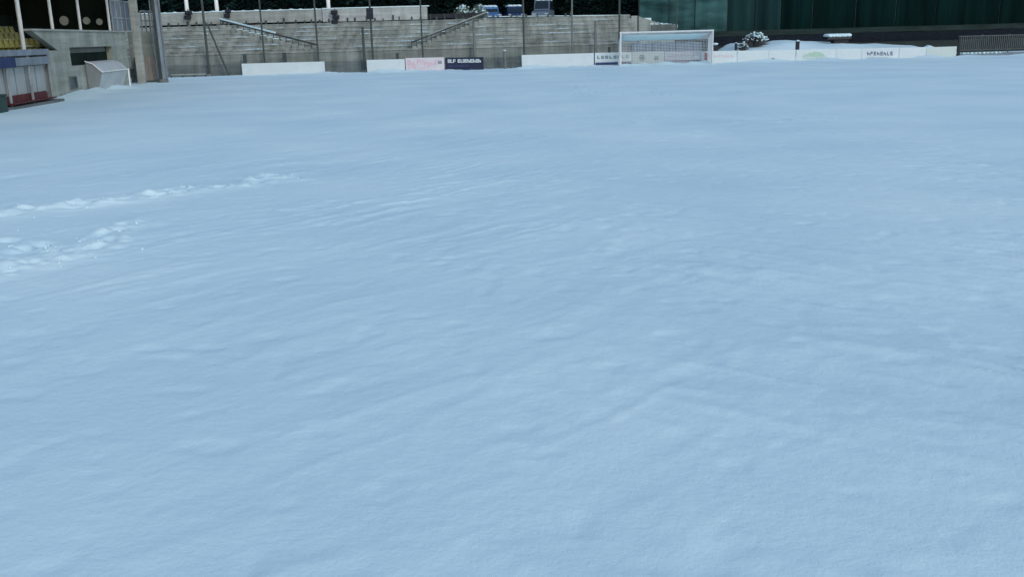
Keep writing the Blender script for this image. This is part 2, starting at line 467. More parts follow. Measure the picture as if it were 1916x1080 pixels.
# shadow gap and little drain posts beneath the parapet
for k in range(46):
    xx = -30 + k * .8 + random.uniform(-.25, .25)
    if xx > XR - .5: break
    h = random.choice([.28, .4, .5, .75])
    obj('rail_stub', MB().box(xx, xx + random.uniform(.06, .16), YB - .31, YB - .225, ZTOP + .15 - h * .6, ZTOP + .15 + h * .5), M['post'], st_)
mb = MB().box(x800, P(905, 30, YB).x, YB - .12, YB + .05, P(850, 33, YB).z, P(850, 24.5, YB).z)
obj('dark_panel', mb, M['black'], st_, .01)
za = P(1000, 33, YB).z
mb = MB().tube((x900 + .4, YB - .1, P(950, 31, YB).z), (XR, YB - .1, P(1180, 29, YB).z), .045, n=8)
k = x900 + .6
while k < XR:
    mb.tube((k, YB - .1, ZTOP - .05), (k, YB - .1, za + .02), .035, n=8); k += 2.05
o = obj('back_railing', mb, M['post'], st_)
mb = MB().bar((x900 + .4, YB - .1, P(950, 31, YB).z + .075), (XR, YB - .1, P(1180, 29, YB).z + .075), .12, .06)
obj('snow_cap', mb, M['snow'], o)
# sloping end wing
a, b_ = P(1180, 29, 87.5), P(1262, 52, 87.5)
mb = MB().prism([(XR, 87.5, -.2), (b_.x, 87.5, -.2), (b_.x, 87.5, b_.z), (XR + .5, 87.5, a.z), (XR, 87.5, a.z)], (0, .5, 0))
obj('end_wing', mb, M['conc'], st_, .02)
mb = MB()
p0, p1 = P(1222, 38.5, 87.2), P(1264, 43, 87.2)
for k in range(6):
    q_ = p0.lerp(p1, k / 5.0); mb.lump((q_.x, 87.75, q_.z - .25), .30, .6, 9, 6, .2)
obj('snow_cap', mb, M['snow'], st_, smooth=True)
mb = MB().box(p0.x - .1, p1.x + .2, 87.4, 88.1, 2.6, p0.z - .3)
obj('end_landing', mb, M['conc_dark'], st_, .02)

# two slanting stairs lying on the tiers, each with a dark handrail
def slope_pt(xp, t):          # t=0 foot, t=1 top, on the pitch of the tiers
    return Vector((xp, YF + .6 + t * (NT * RUN - .5), Z0 + .05 + t * (NT * RISE - .1)))
def stair(xb, xt, lab, snowy):
    n = 16
    m1, m2, m3, m4 = MB(), MB(), MB(), MB()
    for i in range(n):
        t0, t1_ = i / n, (i + 1) / n
        a = slope_pt(xb + (xt - xb) * t0, t0); c = slope_pt(xb + (xt - xb) * t1_, t1_)
        m1.box(min(a.x, c.x), max(a.x, c.x), a.y - .55, a.y + .5, a.z - .5, c.z - .02 + .001 * i)
        if snowy and .35 < t0 < .8: m2.box(min(a.x, c.x) - .02, max(a.x, c.x) + .02, a.y - .5, a.y + .42, c.z - .018 + .001 * i, c.z + .05)
    A, B = slope_pt(xb, 0), slope_pt(xt, 1)
    off = Vector((0, -.62, .42))
    m3.bar(A + off, B + off, .10, .12)
    for i in range(n + 1):
        p = A.lerp(B, i / n) + Vector((0, -.62, 0))
        m3.tube(p + Vector((0, 0, -.15)), p + Vector((0, 0, .42)), .03, n=6)
    m4.bar(A.lerp(B, .42 if snowy else .2) + off + Vector((0, 0, .12 if snowy else .10)), B + off + Vector((0, 0, .12 if snowy else .10)), .16, .11 if snowy else .07)
    o = obj('stair', m1, M['conc'], st_); o['label'] = lab
    if m2.v: obj('step_snow', m2, M['snow'], o)
    h = obj('handrail', m3, M['post'], o); h2 = obj('rail_snow', m4, M['snow'] if snowy else M['conc_pale'], o)
stair(P(598, 100, YF + .6).x, P(418, 44, YB).x, 'stair slanting down to the right', True)
stair(P(772, 100, YF + .6).x, P(912, 40, YB).x, 'stair slanting up to the right', False)

# short fence stubs along the foot of the terrace
for (xp, yt, yb, w, lab) in ((461, 101, 119, 6, 'short dark post at the terrace foot behind the left blank board'),
                             (535, 98, 116, 7, 'short dark post behind the left blank board under the slanting stair'),
                             (745, 99, 112, 5, 'short dark post behind the blank board beside the pink lettered board'),
                             (1140, 87, 99, 5, 'short dark post just left of the goal above the lettered board')):
    a = P(xp, yb + 22, 81.2); t_ = P(xp, yt, 81.2)
    o = thing('fence_post', (a.x, 81.2, 0), lab, 'post', 'short posts along the terrace foot')
    obj('shaft', MB().box(a.x - w / 46, a.x + w / 46, 81.14, 81.26, 0, t_.z), M['post'], o, .01)
    obj('cap', MB().box(a.x - w / 46 - .015, a.x + w / 46 + .015, 81.12, 81.28, t_.z, t_.z + .03), M['postgrey'], o, .005)
a = P(945, 126, 81); t_ = P(945, 95, 81)
o = thing('bollard', (a.x, 81, 0), 'grey post topped with a little snow, in the gap right of the navy board', 'post')
obj('shaft', MB().tube((a.x, 81, 0), (a.x, 81, t_.z), .13, n=14), M['postgrey'], o)
obj('snow_cap', MB().lump((a.x, 81, t_.z + .03), .13, .55, 10, 6, .2), M['snow'], o, smooth=True)

# ------------------------------------------------------------------ tall net posts
POSTS = [  # x top, y top, x bottom, width px, material, label
    (385.5, 8, 389, 5.0, 'post', 'thick dark post at the left of the terrace with a slanting brace'),
    (487, 4, 495, 3.6, 'post', 'slim dark post crossing the left slanting stair above the large blank board'),
    (591, 4, 596, 3.8, 'post', 'slim dark post at the foot of the left slanting stair'),
    (679, 50, 682, 5.2, 'post', 'short thick dark post just left of the box topped post'),
    (691, 2, 698, 4.2, 'post', 'dark post with a dark box at its top above the second blank board'),
    (789, 4, 791.5, 3.2, 'post', 'slim dark post above the pink lettered board, crossing the right slanting stair'),
    (886, 42, 887, 5.0, 'postgrey', 'greyish post below the blue car, above the navy board'),
    (979, 6, 981, 4.0, 'post', 'dark post at the left edge of the wide blank board'),
    (1069, 6, 1071, 3.4, 'postgrey', 'slim grey post above the middle of the wide blank board'),
    (1114, 40, 1114, 5.0, 'postgrey', 'grey post at the left edge of the teal lettered board'),
    (1159, 6, 1160, 4.0, 'post', 'dark post rising behind the left goal post'),
    (1194, 30, 1194, 3.4, 'post', 'slim dark post above the left half of the goal'),
    (1266, 2, 1267, 2.6, 'post', 'thin dark post at the right end of the terrace above the goal'),
]
for (xt, yt, xb, w, mm, lab) in POSTS:
    Yp = 81.4
    tp = P(xt, yt, Yp); bp_ = P(xb, 112, Yp)
    bx = tp.x if abs(xb - xt) < 2 else bp_.x
    o = thing('net_post', (bx, Yp, 0), lab, 'post', 'tall net posts behind the goal line')
    r = w / 24 / 2
    ztop = tp.z + (1.6 if yt < 10 else 0)
    obj('shaft', MB().tube((bx, Yp, -.1), (bx, Yp, ztop), r, r * .9, 12), M[mm], o)
    obj('base_plate', MB().box(bx - r * 1.9, bx + r * 1.9, Yp - r * 1.9, Yp + r * 1.9, .0, .2), M['postgrey'], o, .01)
    obj('cap', MB().tube((bx, Yp, ztop), (bx, Yp, ztop + .04), r * 1.15, r * .8, 12), M['postgrey'], o)
    if xt == 691:
        a, c = P(685, 36, Yp), P(702, 14, Yp)
        obj('junction_box', MB().box(bx - .28, bx + .26, Yp - .3, Yp - r, a.z, c.z), M['black'], o, .02)
    if xt == 385.5:
        a, c = P(397, 44, Yp), P(431, 143, Yp)
        obj('brace', MB().tube((bx + .25, Yp, a.z), (c.x, Yp - .3, -.05), .075, n=10), M['post'], o)
        obj('brace_clamp', MB().bar((bx, Yp, a.z), (bx + .27, Yp, a.z), .12, .12), M['post'], o)

# low kerb rail on the snow by the thick post
a, b_ = P(320, 141.5, 80.6), P(385, 141.5, 80.6)
o = thing('low_rail', (a.x, 80.6, 0), 'low pale horizontal rail just above the snow left of the thick post', 'rail')
obj('bar', MB().bar((a.x, 80.6, .22), (b_.x, 80.6, .22), .08, .09), M['conc_pale'], o, .01)
for k in range(4):
    xx = a.x + (b_.x - a.x) * k / 3
    obj('leg', MB().box(xx - .04, xx + .04, 80.57, 80.63, -.05, .17), M['post'], o)

# ------------------------------------------------------------------ lamps and white poles on the parapet
for (xp, y0, y1, w, lab) in ((350, 18, 36, 11, 'dark floodlight on the left part of the grey parapet, nearest the mast'),
                             (424, 15, 33, 9, 'dark floodlight on the grey parapet above the top of the left stair'),
                             (626, 17, 45, 11, 'tall dark stacked floodlights at the join of the two parapet runs')):
    Yp = YB - .7
    a, c = P(xp - w / 2, y1, Yp), P(xp + w / 2, y0, Yp)
    o = thing('floodlight', ((a.x + c.x) / 2, Yp, ZTOP), lab, 'floodlight', 'floodlights along the parapet')
    xm = (a.x + c.x) / 2
    n = 3 if xp == 626 else 2
    hh = (c.z - a.z) / n
    for i in range(n):
        z_ = a.z + i * hh; dx = (.07 if i % 2 else -.05)
        obj('lamp_head', MB().hexa([(a.x + dx + .05, Yp - .05, z_ + .06), (c.x + dx - .05, Yp - .05, z_ + .06), (c.x + dx, Yp + .3, z_), (a.x + dx, Yp + .3, z_)],
                                   [(a.x + dx + .05, Yp - .05, z_ + hh - .1), (c.x + dx - .05, Yp - .05, z_ + hh - .1), (c.x + dx, Yp + .3, z_ + hh - .04), (a.x + dx, Yp + .3, z_ + hh - .04)]),
            M['black'], o, .015)
    obj('bracket', MB().tube((xm, Yp + .38, ZTOP - .1), (xm, Yp + .38, c.z + .1), .05, n=8).bar((xm, Yp + .3, (a.z + c.z) / 2), (xm, Yp + .6, (a.z + c.z) / 2), .08, .08), M['postgrey'], o)
for (xp, lab) in ((350, 'white pole rising above the parapet behind the floodlight nearest the mast'),
                  (406, 'white pole standing alone above the grey parapet with no floodlight below it'),
                  (615, 'white pole rising above the parapet beside the stacked floodlights')):
    a = P(xp, 17, YB + 1.0)
    o = thing('white_pole', (a.x, YB + 1.0, 3.8), lab, 'pole', 'white poles behind the parapet')
    obj('shaft', MB().tube((a.x, YB + 1.0, 3.7), (a.x, YB + 1.0, 8.5), .19, .15, 12), M['whitepaint'], o)
    obj('cap', MB().tube((a.x, YB + 1.0, 8.5), (a.x, YB + 1.0, 8.6), .18, .1, 12), M['galv'], o)

# ------------------------------------------------------------------ advertising boards
YBD = 80.2
GB = 'advertising boards along the goal line'
def ink(x0, x1, y0, y1, d=.052):
    a, c = P(x0, y1, YBD), P(x1, y0, YBD)
    return (a.x, c.x, YBD - d, YBD - .0405, a.z, c.z)
def glyph(mb, x0, x1, y0, y1, rnd, d=.052):
    """one letter-like mark made of strokes"""
    w, h = x1 - x0, y1 - y0
    s = min(w * .34, 1.6); k = rnd.randint(0, 4)
    mb.box(*ink(x0, x0 + s, y0, y1, d))
    if k in (0, 1, 3): mb.box(*ink(x0 + s, x1, y0, y0 + h * .24, d))
    if k in (0, 2, 3): mb.box(*ink(x0 + s, x1, y1 - h * .24, y1, d))
    if k in (1, 3, 4): mb.box(*ink(x0 + s, x1, y0 + h * .4, y0 + h * .62, d))
    if k in (0, 4): mb.box(*ink(x1 - s, x1, y0 + h * .241, y1 - h * .241, d) if k == 0 else ink(x1 - s, x1, y0 + h * .621, y1, d))
BOARDS = [
    (452, 607, 118.5, 114.5, 'whiteboard', 'large blank white board, leftmost in the row, alone between two gaps'),
    (686, 757, 111.5, 110, 'whiteboard', 'blank white board just left of the pink lettered board'),
    (758.5, 831, 108, 106.5, 'pinkboard', 'pale board with faint pink script and a small dark square'),
    (833.5, 904, 107, 106.5, 'navy', 'dark navy board with a line of white lettering'),
    (976, 1111, 102.5, 98.5, 'whiteboard', 'wide blank white board between the gap and the teal lettered board'),
    (1113, 1182, 98, 97, 'whiteboard', 'white board with blocky teal letters over a navy stripe, at the left goal post'),
    (1183, 1243, 96.5, 95.5, 'paleboard', 'pale board with two grey emblems behind the goal'),
    (1244, 1312, 95.5, 95, 'lilacboard', 'lilac grey board with a dark stripe along its foot behind the goal'),
    (1313, 1379, 95.5, 94, 'whiteboard', 'white board with a dark red square at the right goal post'),
    (1380, 1438, 94.5, 93, 'whiteboard', 'blank white board just right of the red square board'),
    (1439, 1489, 93, 92.5, 'whiteboard', 'white board with one small grey mark low down'),
    (1490, 1564, 92.5, 91, 'whiteboard', 'white board with a pale green emblem'),
    (1565, 1612, 91, 90, 'whiteboard', 'blank white board between the green emblem and the navy lettering'),
    (1613, 1682, 90, 88.5, 'whiteboard', 'white board with small navy lettering near its top'),
    (1683, 1733, 88.5, 87.5, 'whiteboard', 'blank white board just right of the navy lettering'),
    (1734, 1790, 88, 86, 'creamboard', 'cream white board at the right end of the row beside the railing'),
]
for i, (x0, x1, ya, yb, mm, lab) in enumerate(BOARDS):
    a, c = P(x0, ya, YBD), P(x1, yb, YBD)
    xm = (a.x + c.x) / 2
    o = thing('advertising_board', (xm, YBD, 0), lab, 'advertising board', GB)
    zt = (a.z + c.z) / 2
    slope = (c.z - a.z) / 2 * .6
    mb = MB().hexa([(a.x, YBD - .04, -.1), (c.x, YBD - .04, -.1), (c.x, YBD, -.1), (a.x, YBD, -.1)],
                   [(a.x, YBD - .04, zt - slope), (c.x, YBD - .04, zt + slope), (c.x, YBD, zt + slope), (a.x, YBD, zt - slope)])
    obj('panel', mb, M[mm], o, .006)
    for xx in (a.x + .25, c.x - .25):
        obj('leg', MB().bar((xx, YBD + .002, zt * .7), (xx, YBD + .7, -.1), .05, .05).box(xx - .03, xx + .03, YBD + .001, YBD + .04, -.05, zt - .06), M['galv'], o)
    rnd = random.Random(40 + i)
    if mm == 'pinkboard':
        mb = MB(); x = 763
        for k, w in enumerate((5, 4, 4, 7, 4, 5, 4, 6, 4)):
            y = 117 + 2.5 * math.sin(k * 1.3)
            glyph(mb, x, x + w, y - (5 if k in (0, 3) else 3), y + 5, rnd); x += w + 1.4
        obj('lettering', mb, M['pinkink'], o)
        mb = MB()
        for r0, r1 in ((763, 768), (774, 778), (786, 795)): mb.box(*ink(r0, r1, 125, 127.5))
        obj('small_lettering', mb, M['pinkink'], o)
        obj('emblem', MB().box(*ink(819.5, 826.5, 113, 119)), M['greyink'], o)
    elif mm == 'navy':
        mb = MB(); x = 838
        for k, w in enumerate((4.4, 4.4, 4.4, 0, 5, 3.2, 3.2, 4.4, 4.4, 5, 4.4, 4.4, 4.4)):
            if w: glyph(mb, x, x + w, 110.5 - k * .05, 117 - k * .05, rnd)
            x += (w or 3) + .6
        obj('lettering', mb, M['whiteboard'], o)
        mb = MB(); x = 840
        for k in range(9):
            glyph(mb, x, x + 3.2, 121, 124.5, rnd); x += 4.2
        obj('small_lettering', mb, M['navyink'], o)
        e = .09
        mb = MB().box(a.x - .02, a.x + e, YBD - .055, YBD - .041, .02, zt).box(c.x - e, c.x + .02, YBD - .055, YBD - .041, .02, zt)
        mb.box(a.x + e, c.x - e, YBD - .055, YBD - .041, zt - .07, zt)
        obj('frame', mb, M['navy'], o)
    elif i == 5:
        mb = MB(); x = 1117.5
        for k in range(8):
            glyph(mb, x, x + 5.2, 104 - k * .15, 109.5 - k * .15, rnd); x += 7.6
        obj('lettering', mb, M['tealink'], o)
        obj('stripe', MB().box(*ink(1114, 1156, 115.4, 121.5)).box(*ink(1157.5, 1181, 114.4, 119.5)), M['navyink'], o)
    elif i == 6:
        for (cx_, cy_, r) in ((1201, 107.5, 6.5), (1228, 108.5, 5.0)):
            p = P(cx_, cy_, YBD); rr = r / 24
            mb = MB().tube((p.x, YBD - .041, p.z), (p.x, YBD - .055, p.z), rr, n=20)
            q_ = obj('emblem', mb, M['greyink'], o)
            obj('emblem_centre', MB().tube((p.x, YBD - .056, p.z), (p.x, YBD - .062, p.z), rr * .45, n=16), M['tealink'], q_)
    elif i == 7:
        obj('stripe', MB().box(*ink(1246, 1311, 111.2, 116)), M['navyink'], o)
        mb = MB(); x = 1250
        for k in range(9): glyph(mb, x, x + 4, 101, 105.5, rnd); x += 5.6
        obj('lettering', mb, M['greyink'], o)
        obj('emblem', MB().box(*ink(1299, 1308, 103.5, 109.5, .056)), M['whiteboard'], o)
    elif i == 8:
        obj('emblem', MB().box(*ink(1318, 1328, 98, 112)), M['redink'], o)
        mb = MB(); x = 1334
        for k in range(7): glyph(mb, x, x + 4, 102, 106.5, rnd); x += 5.6
        obj('lettering', mb, M['pinkink'], o)
    elif i == 10:
        obj('emblem', MB().box(*ink(1443, 1449, 108, 112)), M['greyink'], o)
    elif i == 11:
        mb = MB()
        p = P(1525, 102, YBD)
        mb.prism([(p.x - 1.1, YBD - .041, p.z - .1), (p.x + .9, YBD - .041, p.z - .16), (p.x + .55, YBD - .041, p.z + .14), (p.x, YBD - .041, p.z + .27), (p.x - .6, YBD - .041, p.z + .12)], (0, -.012, 0))
        obj('emblem', mb, M['greenink'], o)
        mb = MB(); x = 1502
        for k in range(8): glyph(mb, x, x + 4.2, 106.5, 110, rnd); x += 6
        obj('lettering', mb, M['greenink'], o)
    elif i == 13:
        mb = MB(); x = 1622
        for k in range(8): glyph(mb, x, x + 4.6, 96, 103, rnd); x += 6.2
        obj('lettering', mb, M['navyink'], o)
        mb = MB(); x = 1622
        for k in range(10): glyph(mb, x, x + 3, 106, 108.5, rnd); x += 4.5
        obj('small_lettering', mb, M['lilacboard'], o)

# ------------------------------------------------------------------ goal
YG = 78.4
gl, gr = P(1161, 100, YG).x, P(1333, 100, YG).x
zc = P(1247, 58.5, YG).z
gm = (gl + gr) / 2
o = thing('goal', (gm, YG, 0), 'white football goal with snow lying on its sloping net', 'goal')
obj('post', MB().tube((gl, YG, -.1), (gl, YG, zc), .055, n=14), M['goalpaint'], o, smooth=False)
obj('post', MB().tube((gr, YG, -.1), (gr, YG, zc), .055, n=14), M['goalpaint'], o)
obj('crossbar', MB().tube((gl - .065, YG, zc), (gr + .065, YG, zc), .06, n=14), M['goalpaint'], o)
YR, zr = YG + 1.55, 1.95
for xx in (gl + .05, gr - .05):
    m = MB().tube((xx, YG, zc - .03), (xx, YR, zr), .022, n=8).tube((xx, YR, zr), (xx, YR + .1, -.05), .022, n=8)
    obj('net_support', m, M['goalpaint'], o)
obj('rear_bar', MB().tube((gl + .05, YR, zr), (gr - .05, YR, zr), .02, n=8), M['goalpaint'], o)
def net(mb, A, B, C, D, cell, w):    # quad A-B (bottom) D-C (top): flat cords
    A, B, C, D = map(Vector, (A, B, C, D)); n = (B - A).cross(D - A).normalized()
    nu = max(2, int(max((B - A).length, (C - D).length) / cell)); nv = max(2, int(max((D - A).length, (C - B).length) / cell))
    for i in range(nu + 1):
        p, q_ = A.lerp(B, i / nu), D.lerp(C, i / nu); s = (q_ - p).cross(n).normalized() * w / 2; t = n * w / 2
        mb.hexa([p - s - t, p + s - t, p + s + t, p - s + t], [q_ - s - t, q_ + s - t, q_ + s + t, q_ - s + t])
    for j in range(nv + 1):
        p, q_ = A.lerp(D, j / nv), B.lerp(C, j / nv); s = (q_ - p).cross(n).normalized() * w / 2; t = n * w / 2
        mb.hexa([p - s - t, p + s - t, p + s + t, p - s + t], [q_ - s - t, q_ + s - t, q_ + s + t, q_ - s + t])
mb = MB(); xl_, xr_ = gl + .06, gr - .06
mr = MB(); net(mr, (xl_, YR + .1, 0), (xr_, YR + .1, 0), (xr_, YR, zr), (xl_, YR, zr), .12, .018)
obj('rear_net', mr, M['net'], o)
net(mb, (xl_, YR, zr), (xr_, YR, zr), (xr_, YG, zc - .07), (xl_, YG, zc - .07), .12, .018)
for xx in (xl_, xr_): net(mb, (xx, YG, 0), (xx, YR + .1, 0), (xx, YR, zr), (xx, YG, zc - .05), .12, .018)
obj('net', mb, M['net'], o)
ta, tb = P(1184, 85, 81.3), P(1312, 85, 81.3)
tp_ = thing('tarpaulin_stack', ((ta.x + tb.x) / 2, 81.3, 0), 'stack under a dark blue grey tarpaulin behind the boards, seen through the goal', 'tarpaulin')
mt = MB(); n_ = 26; rr0 = random.Random(77)
zs = [P(1250, 79, 81.3).z + .05 * math.sin(k * .9) + rr0.uniform(-.04, .04) for k in range(n_ + 1)]
for k in range(n_):
    xa, xb = ta.x + (tb.x - ta.x) * k / n_, ta.x + (tb.x - ta.x) * (k + 1) / n_
    da, db = .08 * math.sin(k * 2.1), .08 * math.sin((k + 1) * 2.1)
    mt.hexa([(xa, 80.98 + da, 0), (xb, 80.98 + db, 0), (xb, 81.9, 0), (xa, 81.9, 0)], [(xa, 81.15 + da * .4, zs[k]), (xb, 81.15 + db * .4, zs[k + 1]), (xb, 81.75, zs[k + 1]), (xa, 81.75, zs[k])])
obj('cover', mt, M['tarp'], tp_)
for fx in (.28, .62):
    xx = ta.x + (tb.x - ta.x) * fx
    obj('strap', MB().bar((xx, 80.86, .05), (xx, 81.04, P(1250, 79, 81.3).z + .06), .07, .02), M['black'], tp_)
# snow lodged on the net roof: an uneven quilt that stops short of the right end
mb = MB(); NU, NV = 46, 7
vs, fs = [], []
for side in (0, 1):
    for j in range(NV + 1):
        for i in range(NU + 1):
            u, v = i / NU, j / NV
            x = xl_ + .15 + (xr_ - xl_ - .3) * u * (.995 - .10 * (1 - v)) ; vlim = .05 + .70 * v
            yy = YR + (YG - YR) * vlim; zz = zr + (zc - .07 - zr) * vlim
            ed = min(1, 7 * min(u, 1 - u)) * min(1, 5 * min(v, 1 - v))
            th = (.015 + (.05 + .035 * math.sin(u * 31 + v * 3) + .025 * math.sin(u * 77 + 2 * v)) * ed)
            zz += -.01 - .05 * math.sin(u * 24) ** 2 * ed
            vs.append((x, yy, zz + (th if side else -.012)))
W = NU + 1; off = (NV + 1) * W
for j in range(NV):
    for i in range(NU):
        a = j * W + i; fs.append((a, a + W, a + W + 1, a + 1)); a += off; fs.append((a, a + 1, a + W + 1, a + W))
for i in range(NU):
    fs.append((i, i + 1, off + i + 1, off + i)); a = NV * W + i; fs.append((a + 1, a, off + a, off + a + 1))
for j in range(NV):
    a = j * W; fs.append((a + W, a, off + a, off + a + W)); a += NU; fs.append((a, a + W, off + a + W, off + a))
mb.add(vs, fs)
obj('net_snow', mb, M['snow'], o, smooth=True)

# ------------------------------------------------------------------ side stand (left)
def spt(Y, off, z): return Vector((SX(Y, off), Y, z))
def swall(mb, y0, y1, o0, o1, z0, z1):      # box following the wall line
    return mb.hexa([spt(y0, o0, z0), spt(y0, o1, z0), spt(y1, o1, z0), spt(y1, o0, z0)],
                   [spt(y0, o0, z1), spt(y0, o1, z1), spt(y1, o1, z1), spt(y1, o0, z1)])
YA, YE = 28.0, 68.5
ZW = 3.52
ylow = SP(48, 60).y           # the high wall starts here; nearer it is lower, with seats above
o = thing('side_stand', tuple(spt(46, 0, 0)), 'covered side stand on the left with grey front wall, pale roof posts and dark interior', 'grandstand')
# wall with a recessed opening and a small dark window
r0, r1 = SP(131, 100).y, SP(211, 100).y
zr0, zr1 = SP(170, 120).z, SP(170, 87).z
mb = MB()
ylow2 = SP(108, 95).y
mb.hexa([spt(ylow2, -.4, -.2), spt(ylow2, 0, -.2), spt(r0, 0, -.2), spt(r0, -.4, -.2)], [spt(ylow2, -.4, 2.5), spt(ylow2, 0, 2.5), spt(r0, 0, 2.5), spt(r0, -.4, 2.5)])
mb.hexa([spt(ylow2, -.4, 2.5), spt(ylow2, 0, 2.5), spt(r0, 0, 2.5), spt(r0, -.4, 2.5)], [spt(ylow + .8, -.4, ZW), spt(ylow + .8, 0, ZW), spt(r0, 0, ZW), spt(r0, -.4, ZW)])
swall(mb, r1, YE, -.4, 0, -.2, ZW)
swall(mb, r0, r1, -.4, 0, -.2, zr0); swall(mb, r0, r1, -.4, 0, zr1, ZW)
obj('front_wall', mb, M['conc_side'], o)
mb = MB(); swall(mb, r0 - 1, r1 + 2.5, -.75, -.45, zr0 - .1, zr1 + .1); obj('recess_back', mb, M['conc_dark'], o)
mb = MB(); swall(mb, YA, ylow2, -.4, 0, -.2, 2.5); obj('low_wall', mb, M['conc_side'], o)
mb = MB(); swall(mb, ylow + .7, YE + .1, -.5, .08, ZW, ZW + .1); obj('coping', mb, M['conc_pale'], o, .02)
wy0, wy1 = SP(131, 155).y, SP(143, 155).y
mb = MB(); swall(mb, wy0, wy1, .005, .03, SP(137, 164).z, SP(137, 144).z)
w_ = obj('window', mb, M['carglass'], o)
mb = MB()
za_, zb_ = SP(137, 164).z, SP(137, 144).z
swall(mb, wy0 - .08, wy0, .0, .06, za_ - .06, zb_ + .06); swall(mb, wy1, wy1 + .08, .0, .06, za_ - .06, zb_ + .06)
swall(mb, wy0, wy1, .0, .06, zb_, zb_ + .06); swall(mb, wy0, wy1, .0, .06, za_ - .06, za_)
obj('window_frame', mb, M['conc_dark'], w_)
# seating steps, back wall, roof
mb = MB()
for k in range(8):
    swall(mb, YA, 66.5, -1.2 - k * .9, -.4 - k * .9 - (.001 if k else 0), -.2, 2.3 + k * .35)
obj('seating_steps', mb, M['darkwall_shade'], o)  # steps coloured dark to stand in for the shade under the roof
mb = MB(); swall(mb, YA, 67.6, -8.4, -8.0, -.2, 8.4); obj('back_wall', mb, M['darkwall_shade'], o)
mb = MB(); swall(mb, 67.6, 67.9, -8.4, -.6, -.2, 8.3); obj('end_wall', mb, M['darkwall_shade'], o)
mb = MB()
mb.hexa([spt(YA, -9, 8.5), spt(YA, 1.5, 7.4), spt(68.9, 1.5, 7.4), spt(68.9, -9, 8.5)],
        [spt(YA, -9, 8.75), spt(YA, 1.5, 7.62), spt(68.9, 1.5, 7.62), spt(68.9, -9, 8.75)])
rf = obj('roof', mb, M['roof'], o)
mb = MB()
mb.hexa([spt(YA, -9, 8.76), spt(YA, 1.5, 7.63), spt(68.9, 1.5, 7.63), spt(68.9, -9, 8.76)],
        [spt(YA, -8.9, 8.95), spt(YA, 1.45, 7.83), spt(68.8, 1.45, 7.83), spt(68.8, -8.9, 8.95)])
obj('roof_snow', mb, M['snow'], rf)
for xp in (-24, 37, 96.5, 149, 204):
    yp = SP(xp, 40, -.12).y
    zb = ZW + .1 if yp > ylow else 2.5
    p = spt(yp, -.12, 0)
    rr = .105 if xp in (37, -24) else .085
    obj('roof_post', MB().tube((p.x, p.y, zb), (p.x, p.y, 7.45), rr, n=12), M['pole'], o)
# glazed screen between last post and pillar
y0, y1 = SP(209, 40, -.15).y, SP(243, 40, -.15).y
mb = MB(); swall(mb, y0, y1, -.18, -.14, ZW + .12, 5.6); sc_ = obj('wind_screen', mb, M['mast'], o)
mb = MB()
for z_ in (ZW + .9, 5.55): swall(mb, y0, y1, -.135, -.09, z_, z_ + .09)
n = 4
for k in range(n + 1):
    ya_ = y0 + (y1 - y0) * k / n; swall(mb, ya_, ya_ + .08, -.135, -.085, ZW + .12, 5.55)
obj('screen_frame', mb, M['shell'], sc_)
# pillar and return wall
p = P(254, 40, 69.0)
mb = MB().box(p.x - .30, p.x + .2, 68.8, 69.15, -.2, 8.0); obj('pillar', mb, M['conc_pale'], o, .03)
a, c = P(238, 62, 72.6), P(292, 62, 72.6)
mb = MB().box(a.x, c.x, 72.6, 73.0, -.2, ZW + .1); obj('return_wall', mb, M['conc_side'], o, .02)
mb = MB()
for y_ in (20, 38): 
    q0, q1 = P(262, y_, 72.7), P(292, y_, 72.7); mb.bar(q0, q1, .08, .1)
for k in range(4):
    q_ = P(264 + k * 8, 40, 72.7); mb.box(q_.x - .05, q_.x + .05, 72.66, 72.74, ZW + .1, P(264, 20, 72.7).z)
obj('return_railing', mb, M['shell2'], o)

for xp, yp_, w, lab in ((120, 38, .30, 'pale round notice hanging alone between the second and third roof posts of the side stand'),
                   (162, 38, .24, 'pale notice beside the third roof post of the side stand'),
                   (186, 40, .21, 'smallest pale notice in the side stand, just left of its fourth roof post')):
    p = P(xp, yp_, 67.55)
    q_ = thing('notice', tuple(p), lab, 'notice')
    obj('panel', MB().tube(p, p - Vector((0, .04, 0)), w, n=20), M['whiteboard'], q_)
    obj('rim', MB().tube(p + Vector((0, .03, 0)), p - Vector((0, .02, 0)), w * 1.08, n=20), M['galv'], q_)

# yellow seats on the nearer steps
seat = None
cnt = 0
GS = 'yellow plastic seats of the side stand'
for row in range(4):
    yy = 43.0 + .3 * row
    while yy < 55.5 + row * .6:
        off = -.95 - row * .9
        z_ = 2.3 + row * .35 + .0
        p = spt(yy, off, z_)
        if seat is None:
            m = MB()
            m.hexa([(-.2, -.22, .38), (.22, -.22, .40), (.22, .22, .40), (-.2, .22, .38)], [(-.2, -.22, .43), (.22, -.22, .46), (.22, .22, .46), (-.2, .22, .43)])
            m.hexa([(-.26, -.22, .42), (-.2, -.22, .42), (-.2, .22, .42), (-.26, .22, .42)], [(-.36, -.20, .86), (-.31, -.20, .87), (-.31, .20, .87), (-.36, .20, .86)])
            m.box(-.12, .12, -.05, .05, 0, .385)
            seat = obj('stadium_seat', m, M['yellow'], None, .02)
            tag(seat, 'yellow plastic seat in the rows of the side stand at the far left', 'seat', GS)
            seat.location = p; s_ = seat
            ms = MB().lump((0.02, 0, .46), .19, .25, 10, 6, .15); sn = obj('seat_snow', ms, M['snow'], seat, smooth=True)
        else:
            s_ = dup(seat, p)
            if rnd.random() > .45:
                for ch in list(s_.children): bpy.data.objects.remove(ch)
        yy += .72; cnt += 1

